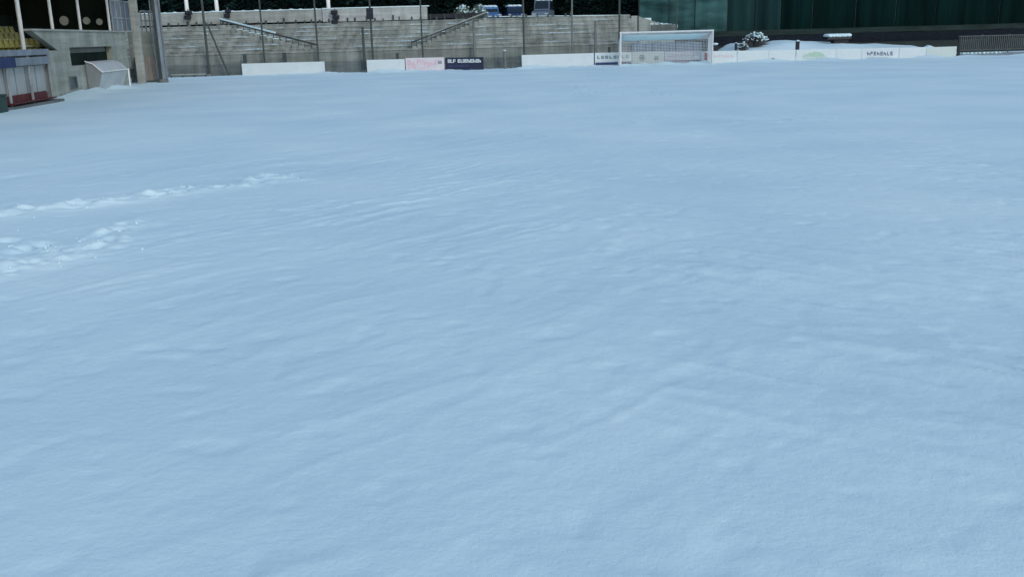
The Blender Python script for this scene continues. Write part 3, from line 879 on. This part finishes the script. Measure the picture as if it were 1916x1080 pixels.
# near dugout: open front, blue banner, red seats low down
y0, y1 = 38.0, SP(93, 140, .9).y
OD = .95
o = thing('dugout', tuple(spt(44, OD, 0)), 'open fronted dugout at the far left with a blue banner and low red seats', 'dugout')
zt = SP(60, 98, OD).z
mb = MB(); swall(mb, y0, y1, .1, OD, zt, zt + .12); obj('roof', mb, M['shell2'], o, .02)
mb = MB(); swall(mb, y0, y1 + .02, OD + .002, OD + .08, zt - .12, zt + .16); obj('fascia', mb, M['mast'], o, .01)
mb = MB(); swall(mb, y0, y1, .05, .1, .1, zt); obj('back_panel', mb, M['shell'], o)
mb = MB(); swall(mb, y1 - .05, y1, .1, OD - .1, .1, zt); obj('side_panel', mb, M['shell2'], o)
k = y1
while k > y0:
    p = spt(k - .06, OD - .03, 0); obj('post', MB().tube((p.x, p.y, -.1), (p.x, p.y, zt), .07, n=10), M['galv'], o); k -= 2.7
by1 = SP(29, 117, OD + .1).y
mb = MB(); swall(mb, y0, by1, OD + .085, OD + .12, SP(10, 127, OD).z, SP(10, 107, OD).z); bn = obj('banner', mb, M['blue'], o, .01)
mb = MB(); swall(mb, by1, y1 - .2, OD + .083, OD + .10, SP(60, 121, OD).z, SP(60, 106, OD).z); obj('wind_flap', mb, M['mast'], o, .01)
mb = MB(); swall(mb, y0, y1 - .1, OD - .25, OD - .2, .45, SP(60, 122, OD).z - .02)
pn = obj('clear_panel', mb, M['shell'], o)
k = y1 - .3
while k > y0: obj('panel_rib', swall(MB(), k, k + .06, OD - .195, OD - .17, .45, SP(60, 122, OD).z), M['shell2'], pn); k -= 1.3
k = SP(94, 180, OD).y; 
while k > SP(24, 185, OD).y - .3:
    q0 = spt(k - .25, OD + .12, 0)
    m = MB()
    m.hexa([spt(k - .52, OD - .1, .16), spt(k - .52, OD + .34, .18), spt(k, OD + .34, .18), spt(k, OD - .1, .16)],
           [spt(k - .52, OD - .1, .22), spt(k - .52, OD + .34, .25), spt(k, OD + .34, .25), spt(k, OD - .1, .22)])
    m.hexa([spt(k - .52, OD - .16, .2), spt(k - .52, OD - .1, .2), spt(k, OD - .1, .2), spt(k, OD - .16, .2)],
           [spt(k - .50, OD - .19, .55), spt(k - .50, OD - .14, .55), spt(k - .02, OD - .14, .55), spt(k - .02, OD - .19, .55)])
    obj('seat', m, M['red'], o, .015); k -= .56
mb = MB(); swall(mb, y0, y1 + .1, -.0, OD + .5, -.1, .1); obj('plinth', mb, M['conc_dark'], o, .02)
yb0 = SP(-24, 168, 1.65).y; yb1 = SP(6, 168, 1.65).y
c0 = spt(yb1, 1.35, 0)
o = thing('equipment_box', tuple(c0), 'dark green box standing at the left edge of the picture before the dugout', 'box')
mb = MB(); swall(mb, yb0, yb1, 1.4, 1.75, 0, .70); obj('body', mb, M['greenbox'], o, .03)
mb = MB(); swall(mb, yb0 - .03, yb1 + .03, 1.37, 1.78, .70, .77); obj('lid', mb, M['greenbox'], o, .02)

# far low shelter with a pale sloping sheet roof
fy0, fy1 = 59.0, 64.6
ob, of_ = .04, .98
zb_, zf_ = 1.78, 1.14
o = thing('pitch_shelter', tuple(spt(57.5, 1, 0)), 'low pitchside shelter with a pale sheet roof sloping to a white corner post', 'shelter')
def bulge(t): return ob + (of_ - ob) * t, zb_ + (zf_ - zb_) * t + .16 * math.sin(math.pi * t)
mb = MB()
for k in range(8):
    (oa, za), (oc, zc2) = bulge(k / 8), bulge((k + 1) / 8)
    mb.hexa([spt(fy0, oa, za - .03), spt(fy0, oc, zc2 - .03), spt(fy1, oc, zc2 - .03), spt(fy1, oa, za - .03)],
            [spt(fy0, oa, za), spt(fy0, oc, zc2), spt(fy1, oc, zc2), spt(fy1, oa, za)])
obj('roof_sheet', mb, M['shellpale'], o)
mb = MB().prism([spt(fy0 + .05, ob, 0), spt(fy0 + .05, .45, 0), spt(fy0 + .05, .72, .4), spt(fy0 + .05, of_ - .05, zf_ - .06)] +
                [spt(fy0 + .05, bulge(k / 8)[0], bulge(k / 8)[1] - .04) for k in (7, 6, 5, 4, 3, 2, 1, 0)], spt(.05, 0, 0) - spt(0, 0, 0))
obj('side_sheet', mb, M['shell2'], o)
mb = MB(); 
mb.hexa([spt(fy0 + .1, .45, 0), spt(fy0 + .1, .5, 0), spt(fy1, .5, 0), spt(fy1, .45, 0)],
        [spt(fy0 + .1, of_ - .1, zf_ - .05), spt(fy0 + .1, of_ - .05, zf_ - .05), spt(fy1, of_ - .05, zf_ - .05), spt(fy1, of_ - .1, zf_ - .05)])
obj('front_sheet', mb, M['shellpale'], o)
for yy in (fy1 - .03,):
    p = spt(yy, of_ + .03, 0); obj('post', MB().tube((p.x, p.y, -.1), (p.x, p.y, zf_ + .06), .045, n=10), M['whitepaint'], o)
mb = MB()
mb.bar(spt(fy0, of_ + .01, zf_ + .02), spt(fy1, of_ + .01, zf_ + .02), .06, .05)
mb.bar(spt(fy0 - .01, ob, zb_ + .03), spt(fy0 - .01, of_ * .5, bulge(.5)[1] + .02), .04, .05).bar(spt(fy0 - .01, of_ * .5, bulge(.5)[1] + .02), spt(fy0 - .01, of_, zf_ + .03), .04, .05)
obj('edge_trim', mb, M['whitepaint'], o)

# corner gate and floodlight mast
Yg = 72.2
a, c = P(265, 148, Yg), P(298, 105.5, Yg)
o = thing('wooden_gate', ((a.x + c.x) / 2, Yg, 0), 'weathered brownish plank gate in the corner between the stands, beside the mast', 'gate')
n = 5
for k in range(n):
    x0_ = a.x + (c.x - a.x) * k / n; x1_ = a.x + (c.x - a.x) * (k + 1) / n - .02
    obj('plank', MB().box(x0_, x1_, Yg - .02, Yg + .02, .12, c.z + (.03 if k % 2 else 0)), M['wood'], o, .006)
obj('cross_rail', MB().box(a.x, c.x, Yg + .025, Yg + .09, .4, .5).box(a.x, c.x, Yg + .025, Yg + .09, c.z - .4, c.z - .3), M['timber'], o)
p = P(258.5, 150, Yg); t_ = P(258.5, 107, Yg)
obj('gate_post', MB().box(p.x - .1, p.x + .1, Yg - .1, Yg + .1, -.1, t_.z), M['post'], o, .01)
p = P(250, 150, Yg); t_ = P(250, 128, Yg)
obj('gate_post', MB().box(p.x - .12, p.x + .08, Yg - .1, Yg + .1, -.1, t_.z), M['post'], o, .01)
Ym = 71.2
p = P(297.5, 80, Ym)
o = thing('floodlight_mast', (p.x, Ym, 0), 'thick blue grey steel mast standing in the corner at the left end of the terrace', 'mast')
obj('shaft', MB().tube((p.x, Ym, .25), (p.x, Ym, 16), .27, .17, 18), M['mast'], o, smooth=False)
obj('foot', MB().tube((p.x, Ym, -.1), (p.x, Ym, .25), .38, .34, 18), M['conc_dark'], o)
obj('cable_duct', MB().box(p.x - .10, p.x + .06, Ym - .36, Ym - .24, .25, 9.0), M['post'], o, .01)
obj('side_rail', MB().box(p.x - .36, p.x - .29, Ym - .08, Ym + .02, .25, 9.0).box(p.x + .28, p.x + .36, Ym - .08, Ym + .02, .25, 9.0), M['galv'], o)
hd = obj('lamp_frame', MB().bar((p.x - 1.6, Ym, 15.6), (p.x + 1.6, Ym, 15.6), .1, .1).bar((p.x - 1.6, Ym, 14.8), (p.x + 1.6, Ym, 14.8), .1, .1), M['galv'], o)
for kx in (-1.3, -.45, .45, 1.3):
    for kz in (14.8, 15.6):
        obj('lamp_head', MB().hexa([(p.x + kx - .25, Ym - .45, kz - .2), (p.x + kx + .25, Ym - .45, kz - .2), (p.x + kx + .18, Ym - .08, kz - .15), (p.x + kx - .18, Ym - .08, kz - .15)],
                                   [(p.x + kx - .25, Ym - .4, kz + .2), (p.x + kx + .25, Ym - .4, kz + .2), (p.x + kx + .18, Ym - .08, kz + .15), (p.x + kx - .18, Ym - .08, kz + .15)]), M['black'], hd, .01)

# ------------------------------------------------------------------ ground behind the terrace
def terr(x, y):
    left = sstep(20, 12, x)                      # raised road behind the terrace
    base = left * 3.7 + (1 - left) * 1.15
    return base + sstep(98, 180, y) * 34 * (1 + .12 * np.sin(x * .05)) + .35 * fbm(x * .25, y * .25, 120, 3) * sstep(100, 104, y)
hx = np.concatenate([np.linspace(-150, -34, 60), np.linspace(-33.5, 15.5, 70), np.linspace(16, 150, 120)])
hy = np.concatenate([[YB + 3.005], np.linspace(YB + 3.01, 103, 22), np.linspace(104, 190, 60)])
HX, HY = np.meshgrid(hx, hy); HZ = terr(HX, HY); HZ[0, :] = -1.5
co = np.stack([HX, HY, HZ], -1).reshape(-1, 3); idx = np.arange(co.shape[0]).reshape(HX.shape)
q = np.stack([idx[:-1, :-1], idx[:-1, 1:], idx[1:, 1:], idx[1:, :-1]], -1).reshape(-1, 4)
mb = MB(); mb.v = [tuple(v) for v in co]; mb.f = [tuple(int(i) for i in f) for f in q]
tag(obj('hillside', mb, M['forest'], smooth=True), kind='structure')
mb = MB().box(-60, 13.5, YB + 3.05, 98.5, 3.4, 3.86)
tag(obj('road', mb, M['snow']), kind='structure')

# ------------------------------------------------------------------ cars on the road behind
def car(loc, rz, paint, label, van=False):
    o = thing('parked_car', (0, 0, 0), label, 'car', 'cars parked on the road behind the terrace')
    L, W_ = 4.1, 1.7
    H1, H2 = (1.0, 1.95) if van else (.86, 1.46)
    prof = [(-L / 2, .32), (-L / 2, H1 - .12), (-L / 2 + .12, H1), (-L / 2 + .35, H1 + .02), (L / 2 - 1.15, H1 + .02), (L / 2 - .12, H1 - .14), (L / 2, H1 - .3), (L / 2, .32)]
    obj('body', MB().prism([(x, -W_ / 2, z) for x, z in prof], (0, W_, 0)), paint, o, .05)
    cab = [(-L / 2 + (.12 if van else .3), H1 + .021), (-L / 2 + (.2 if van else .75), H2), (.5, H2), (1.05, H1 + .021)]
    c_ = obj('cabin', MB().prism([(x, -W_ / 2 + .1, z) for x, z in cab], (0, W_ - .2, 0)), paint, o, .06)
    win = [(cab[0][0] + .22, H1 + .07), (cab[1][0] + .12, H2 - .1), (.42, H2 - .1), (.88, H1 + .07)]
    for s in (-1, 1):
        yy = s * (W_ / 2 - .1); obj('side_window', MB().prism([(x, yy, z) for x, z in win], (0, s * .012, 0)), M['carglass'], c_)
    def glass(xa, za, xb, zb, s):
        n = Vector((zb - za, 0, -(xb - xa))).normalized() * .012 * s
        return MB().prism([(xa, -.68, za), (xb, -.62, zb), (xb, .62, zb), (xa, .68, za)], n)
    obj('windscreen', glass(1.0, H1 + .08, .55, H2 - .08, 1), M['carglass'], c_)
    x0, x1 = cab[0][0], cab[1][0]
    obj('rear_window', glass(x0 + .05 * (x1 - x0) / .5, H1 + .1, x1 - .03, H2 - .08, -1), M['carglass'], c_)
    ms = MB()
    for kx in np.linspace(x1 + .25, .3, 5):
        for ky in (-.42, 0, .42): ms.lump((kx, ky, H2 + .03), .34, .35, 9, 6, .12)
    obj('roof_snow', ms, M['snow'], c_, smooth=True)
    for kx in (-1.25, 1.3):
        for s in (-1, 1):
            w_ = obj('wheel', MB().tube((kx, s * (W_ / 2 - .2), .31), (kx, s * (W_ / 2 + .01), .31), .31, n=20), M['tyre'], o)
            obj('rim', MB().tube((kx, s * (W_ / 2 + .011), .31), (kx, s * (W_ / 2 + .02), .31), .19, n=16), M['galv'], w_)
    for s in (-1, 1):
        obj('headlight', MB().box(L / 2 - .02, L / 2 + .015, s * .6 - .17, s * .6 + .17, .58, .72), M['shell'], o, .01)
        obj('tail_light', MB().box(-L / 2 - .012, -L / 2 + .02, s * .68 - .1, s * .68 + .1, .6, .86), M['red'], o, .01)
    o.location = loc; o.rotation_euler = (0, 0, rz)
    return o
zr_ = 3.86
car((P(916, 20, 96.2).x, 96.2, zr_), rad(-80), M['carblue'], 'bright blue car with snow on its roof above the top of the right stair')
car((P(962, 20, 96.6).x, 96.6, zr_), rad(-84), M['carnavy'], 'dark navy car just right of the bright blue car')
car((P(1016, 20, 96.8).x, 96.8, zr_), rad(-100), M['cargrey'], 'grey van at the right of the navy car, above the railing', True)

# ------------------------------------------------------------------ right side: fence, bank, railing
o = thing('timber_fence', (30, 93, 1.0), 'long dark timber fence with a mossy top board behind the snow bank on the right', 'fence')
YFn = 93.0
x0, x1 = P(1300, 60, YFn).x, 58.0
zA = P(1600, 51, YFn).z; zB = P(1600, 61, YFn).z
mb = MB(); k = x0
rf_ = random.Random(3)
while k < x1:
    w = rf_.uniform(.9, 1.4); mb.box(k, k + w - .015, YFn, YFn + .05 + rf_.uniform(0, .02), .5, zB - rf_.uniform(0, .04)); k += w
obj('boards', mb, M['timber'], o)
obj('top_board', MB().box(x0, x1, YFn - .04, YFn + .06, zB + .005, zA), M['rail'], o, .01)
k = x0
while k < x1:
    obj('post', MB().box(k - .06, k + .06, YFn + .08, YFn + .2, .3, zA + .05), M['timber'], o); k += 3.0

o = thing('green_screen', (40, 94.2, 1.0), 'tall teal to dark green mesh windscreen above the timber fence at the right', 'screen')
xs0, YS_ = P(1196, 40, 94.2).x, 94.2
xq = P(1384, 40, 94.2).x; xf = P(1478, 40, 94.2).x
k = xs0
rs_ = random.Random(4)
while k < 60:
    w = rs_.uniform(2.3, 4.2); m_ = MB(); n_ = 10
    for q_ in range(n_):
        xa, xb = k + .04 + (w - .08) * q_ / n_, k + .04 + (w - .08) * (q_ + 1) / n_
        ya, yb = YS_ + .07 * math.sin(q_ * 1.3 + k), YS_ + .07 * math.sin((q_ + 1) * 1.3 + k)
        m_.hexa([(xa, ya, 1.0), (xb, yb, 1.0), (xb, yb + .02, 1.0), (xa, ya + .02, 1.0)], [(xa, ya, 7.6), (xb, yb, 7.6), (xb, yb + .02, 7.6), (xa, ya + .02, 7.6)])
    obj('mesh_panel', m_, M['screenteal' if k < xq - 1.5 else 'screenmid' if k < xf - 1 else 'screen'], o)
    obj('post', MB().tube((k, YS_ + .12, .5), (k, YS_ + .12, 7.8), .05, n=8), M['post'], o); k += w
# snowy bush on the bank
def shrub(name, c, rx, rz, label, seed, snowy=.5, twigm='shrub', snowr=.2, ntw=150):
    r = random.Random(seed)
    o = thing(name, c, label, 'shrub'); c = Vector(c)
    mb = MB()
    for k in range(ntw):
        a = r.uniform(0, 2 * math.pi); e = r.uniform(.15, 1.45)
        d = Vector((math.cos(a) * math.cos(e) * rx, math.sin(a) * math.cos(e) * rx, math.sin(e) * rz)) * r.uniform(.6, 1.05)
        b0 = c + Vector((r.uniform(-.15, .15), r.uniform(-.15, .15), 0))
        mid = b0 + d * .55 + Vector((r.uniform(-.12, .12), r.uniform(-.12, .12), .08))
        mb.tube(b0, mid, .022, .014, 5).tube(mid, b0 + d, .014, .005, 5)
        e2 = mid + Vector((r.uniform(-.3, .3), r.uniform(-.3, .3), r.uniform(.1, .35))); mb.tube(mid, e2, .011, .004, 4)
    obj('twigs', mb, M[twigm], o)
    ms = MB()
    random.seed(seed)
    for k in range(int(95 * snowy)):
        a = r.uniform(0, 2 * math.pi); e = r.uniform(.5, 1.5)
        p = c + Vector((math.cos(a) * math.cos(e) * rx, math.sin(a) * math.cos(e) * rx, math.sin(e) * rz)) * r.uniform(.7, 1.0)
        ms.lump(p, r.uniform(.4, 1) * snowr, .65, 8, 6, .25)
    obj('snow_load', ms, M['snow'], o, smooth=True)
    return o
p = P(1412, 90, 87)
shrub('snowy_bush', (p.x, 87, gz(p.x, 87) - .1), 1.35, 1.35, 'rounded bare bush loaded with snow on the bank right of the goal', 5, 1.2, 'shrub', .115, 560)
p = P(1390, 92, 85.6)
shrub('snowy_bush', (p.x, 85.6, gz(p.x, 85.6) - .05), .6, .75, 'smaller bare bush at the left foot of the snow loaded bush', 8, .6, 'shrub', .09, 160)
for xp, sd, lab in ((866, 21, 'snow whitened shrub behind the dark panel left of the blue car'), (897, 22, 'smaller whitened shrub between the dark panel and the blue car')):
    p = P(xp, 20, 93.3)
    shrub('roadside_shrub', (p.x, 93.3, 3.85), 1.1, 1.7, lab, sd, .6, 'greytwig', .11, 380)

# dark stubs on the bank
for xp, y0, y1, w, lab in ((1492, 76, 92, .16, 'short dark post standing in the snow bank above the small grey mark'),
                      (1338, 82, 95, .24, 'stubby dark post just right of the right goal post'),
                      (1377, 80, 91, .1, 'thin dark post at the left of the snow loaded bush')):
    p, t_ = P(xp, y1, 83.5), P(xp, y0, 83.5)
    o = thing('fence_post', (p.x, 83.5, p.z), lab, 'post', 'short posts in the snow bank')
    obj('shaft', MB().box(p.x - w, p.x + w, 83.45, 83.6, p.z - .7, t_.z), M['black'], o, .02)
    obj('snow_cap', MB().lump((p.x, 83.52, t_.z + .01), w * 1.1, .4, 8, 6, .1), M['snow'], o, smooth=True)

# snow topped dark cabinet
Yc = 89.0
a, c = P(1560, 90, Yc), P(1588, 72, Yc)
o = thing('cabinet', ((a.x + c.x) / 2, Yc, gz(a.x, Yc)), 'dark cabinet with a wide lid capped by a slab of snow, before the timber fence', 'cabinet')
obj('body', MB().box(a.x, c.x, Yc, Yc + 1.0, .2, c.z), M['black'], o, .03)
l0, l1 = P(1546, 72, Yc).x, P(1592, 72, Yc).x
zl0, zl1 = P(1570, 73, Yc).z, P(1570, 67.5, Yc).z
obj('lid', MB().hexa([(l0, Yc - .25, zl0), (l1, Yc - .25, zl0), (l1, Yc + 1.2, zl0), (l0, Yc + 1.2, zl0)], [(l0 + .1, Yc - .2, zl1), (l1 - .1, Yc - .2, zl1), (l1 - .1, Yc + 1.1, zl1), (l0 + .1, Yc + 1.1, zl1)]), M['black'], o, .02)
ms = MB()
for k in range(7):
    for j in range(3): ms.lump((l0 + .35 + (l1 - l0 - .6) * k / 6, Yc + .05 + j * .45, zl1 + .08), .34, .5, 9, 6, .15)
obj('snow_cap', ms, M['snow'], o, smooth=True)

# snow mound at the right end of the boards
for n_, (xp, yp, Yq, r, lab) in enumerate(((1752, 82, 81.9, .75, 'broad snow mound heaped behind the cream end board'), (1728, 86, 81.7, .4, 'small snow heap left of the broad mound behind the boards'))):
    p = P(xp, yp + 4, Yq); zb = gz(p.x, Yq)
    random.seed(50 + n_)
    m = MB()
    for k in range(9):
        m.lump((p.x + random.uniform(-1, 1) * r * 1.2, Yq + random.uniform(-.3, .5) * r, zb + random.uniform(0, .3)), r * random.uniform(.5, .8), max(.5, (p.z - zb + .3) / r * .8), 10, 7, .18)
    t = obj('snow_mound', m, M['snow'], None, smooth=True, origin=(p.x, Yq, zb)); tag(t, lab, 'snow mound')

# railing right of the boards
Yr = 81.3
x0, x1 = P(1793, 80, Yr).x, 52.0
zbt, ztp = P(1850, 92, Yr).z, P(1850, 66, Yr).z
o = thing('metal_railing', (x0, Yr, 0), 'grey metal railing of close upright bars on a low kerb at the far right', 'railing')
obj('kerb_wall', MB().box(x0 - .1, x1, Yr - .1, Yr + .15, -.2, P(1850, 98, Yr).z), M['mast'], o, .02)
obj('end_post', MB().box(x0 - .09, x0 + .09, Yr - .3, Yr - .12, -.1, P(1793, 70, Yr).z), M['black'], o, .01)
obj('rail', MB().bar((x0, Yr, ztp), (x1, Yr, ztp), .06, .08).bar((x0, Yr, zbt), (x1, Yr, zbt), .06, .07), M['railgrey'], o)
k = x0 + .2
mb = MB(); rr_ = random.Random(8)
while k < x1:
    mb.box(k, k + .06, Yr - .02, Yr + .02, zbt, ztp); k += .16
obj('bars', mb, M['railgrey'], o)
k = x0 + 2
while k < x1:
    obj('post', MB().box(k - .05, k + .05, Yr + .05, Yr + .13, 0, ztp + .1), M['post'], o); k += 2.2
ms = MB()
for k in range(10): ms.lump((x0 + .5 + k * .33, Yr - .04, P(1850, 98, Yr).z), random.uniform(.09, .16), .6, 8, 6, .2)
obj('snow_cap', ms, M['snow'], o, smooth=True)

# ------------------------------------------------------------------ conifers
def conifer(H, R, seed, needles, base=.4, fine=1.0):
    r = random.Random(seed)
    tr, cr = MB(), MB()
    tr.tube((0, 0, -.3), (0, 0, H * .55), H * .016, H * .009, 8).tube((0, 0, H * .55), (0, 0, H * .98), H * .009, .012, 6)
    z = base
    while z < H * .985:
        f = 1 - (z - base) / (H - base)
        L = R * (f ** .8) * r.uniform(.8, 1.1) + .12
        nb = max(5, int(7 + 6 * f)); a0 = r.uniform(0, 6.28)
        for b in range(nb):
            a = a0 + 2 * math.pi * b / nb + r.uniform(-.2, .2); Lb = L * r.uniform(.7, 1.12)
            dr = Vector((math.cos(a), math.sin(a), 0)); sd = Vector((-dr.y, dr.x, 0))
            droop = r.uniform(.18, .42)
            n = max(3, int(Lb / (.33 * fine)))
            if Lb > .6: tr.tube((0, 0, z), dr * Lb * .7 + Vector((0, 0, z - droop * Lb * .45)), .022, .006, 4)
            for k in range(n):
                t = (k + .6) / n
                c = dr * (Lb * t) + Vector((0, 0, z - droop * Lb * t * t + .05 * Lb * t))
                wdt = (.16 + .34 * (1 - abs(t - .45))) * (.55 + .3 * f) * r.uniform(.7, 1.2) * fine
                for s in (-1, 1):
                    tip = c + sd * s * wdt * 1.5 + dr * r.uniform(.05, .3) + Vector((0, 0, -r.uniform(.08, .32)))
                    p1 = c + dr * .16 + Vector((0, 0, .03)); p0 = c - dr * .16
                    m1 = (c + tip) / 2 + dr * .2 + Vector((0, 0, -.02)); m2 = (c + tip) / 2 - dr * .12 - Vector((0, 0, .12))
                    cr.add([p0, p1, m1, tip, m2], [(0, 1, 2, 3, 4)])
        z += r.uniform(.26, .42) * (.7 + .5 * f) * fine
    return tr, cr
protos = []
def make_tree(H, R, seed, nm, label, group, base=.4):
    o = thing('conifer_tree', (0, 0, 0), label, 'tree', group)
    t, c = conifer(H, R, seed, nm, base, .55 if nm == 'teal' else 1.0)
    obj('trunk', t, M['bark'], o); obj('crown', c, M[nm], o)
    return o
LD = 'dark conifer with drooping branches in the wood behind the stadium'
protos = [make_tree(13, 3.0, 1, 'needle', LD, 'dark conifers of the wood'), make_tree(15, 3.3, 2, 'needle', LD, 'dark conifers of the wood'),
          make_tree(11, 2.7, 3, 'needle', LD, 'dark conifers of the wood')]
rt = random.Random(12)
spots = []
for row, (Y, dx) in enumerate(((102, 3.1), (105.5, 3.4), (110, 4.0))):
    x = -62 + row * 1.3
    while x < 72:
        spots.append((x + rt.uniform(-.8, .8), Y + rt.uniform(-1.2, 1.2))); x += dx * rt.uniform(.8, 1.2)
used = set()
for i, (x, y) in enumerate(spots):
    k = i % 3; z_ = float(terr(np.array(x), np.array(y))) - .15; s = rt.uniform(.85, 1.2)
    if k not in used:
        used.add(k); t = protos[k]; t.location = (x, y, z_); t.rotation_euler = (0, 0, rt.uniform(0, 6)); t.scale = (s, s, s)
    else: dup(protos[k], (x, y, z_), None, rt.uniform(0, 6), (s, s, s))

# ------------------------------------------------------------------ light
w = bpy.data.worlds.new('World'); SC.world = w; w.use_nodes = True
nt = w.node_tree; bg = nt.nodes['Background']
sky = nt.nodes.new('ShaderNodeTexSky'); sky.sky_type = 'NISHITA'; sky.sun_disc = False
EL, AZ = 30.0, 148.0            # veiled sun behind the camera on the right (compass-like, 0 = +Y)
sky.sun_elevation = rad(EL); sky.sun_rotation = rad(AZ)
sky.air_density = 1.2; sky.dust_density = 0.5; sky.ozone_density = 0.0
nt.links.new(sky.outputs['Color'], bg.inputs['Color']); bg.inputs['Strength'].default_value = .15
sl = bpy.data.lights.new('sun', 'SUN'); sl.energy = .75; sl.angle = rad(14); sl.color = (1.0, .95, .88)
so = bpy.data.objects.new('sun', sl); COL.objects.link(so)
az = rad(AZ); d = Vector((math.sin(az) * math.cos(rad(EL)), math.cos(az) * math.cos(rad(EL)), math.sin(rad(EL))))
so.rotation_euler = d.to_track_quat('Z', 'Y').to_euler()
SC.view_settings.view_transform = 'Standard'; SC.view_settings.look = 'None'
SC.view_settings.exposure = 0.28; SC.view_settings.gamma = 1.0

for o in list(SC.objects):
    if '_o' in o: del o['_o']
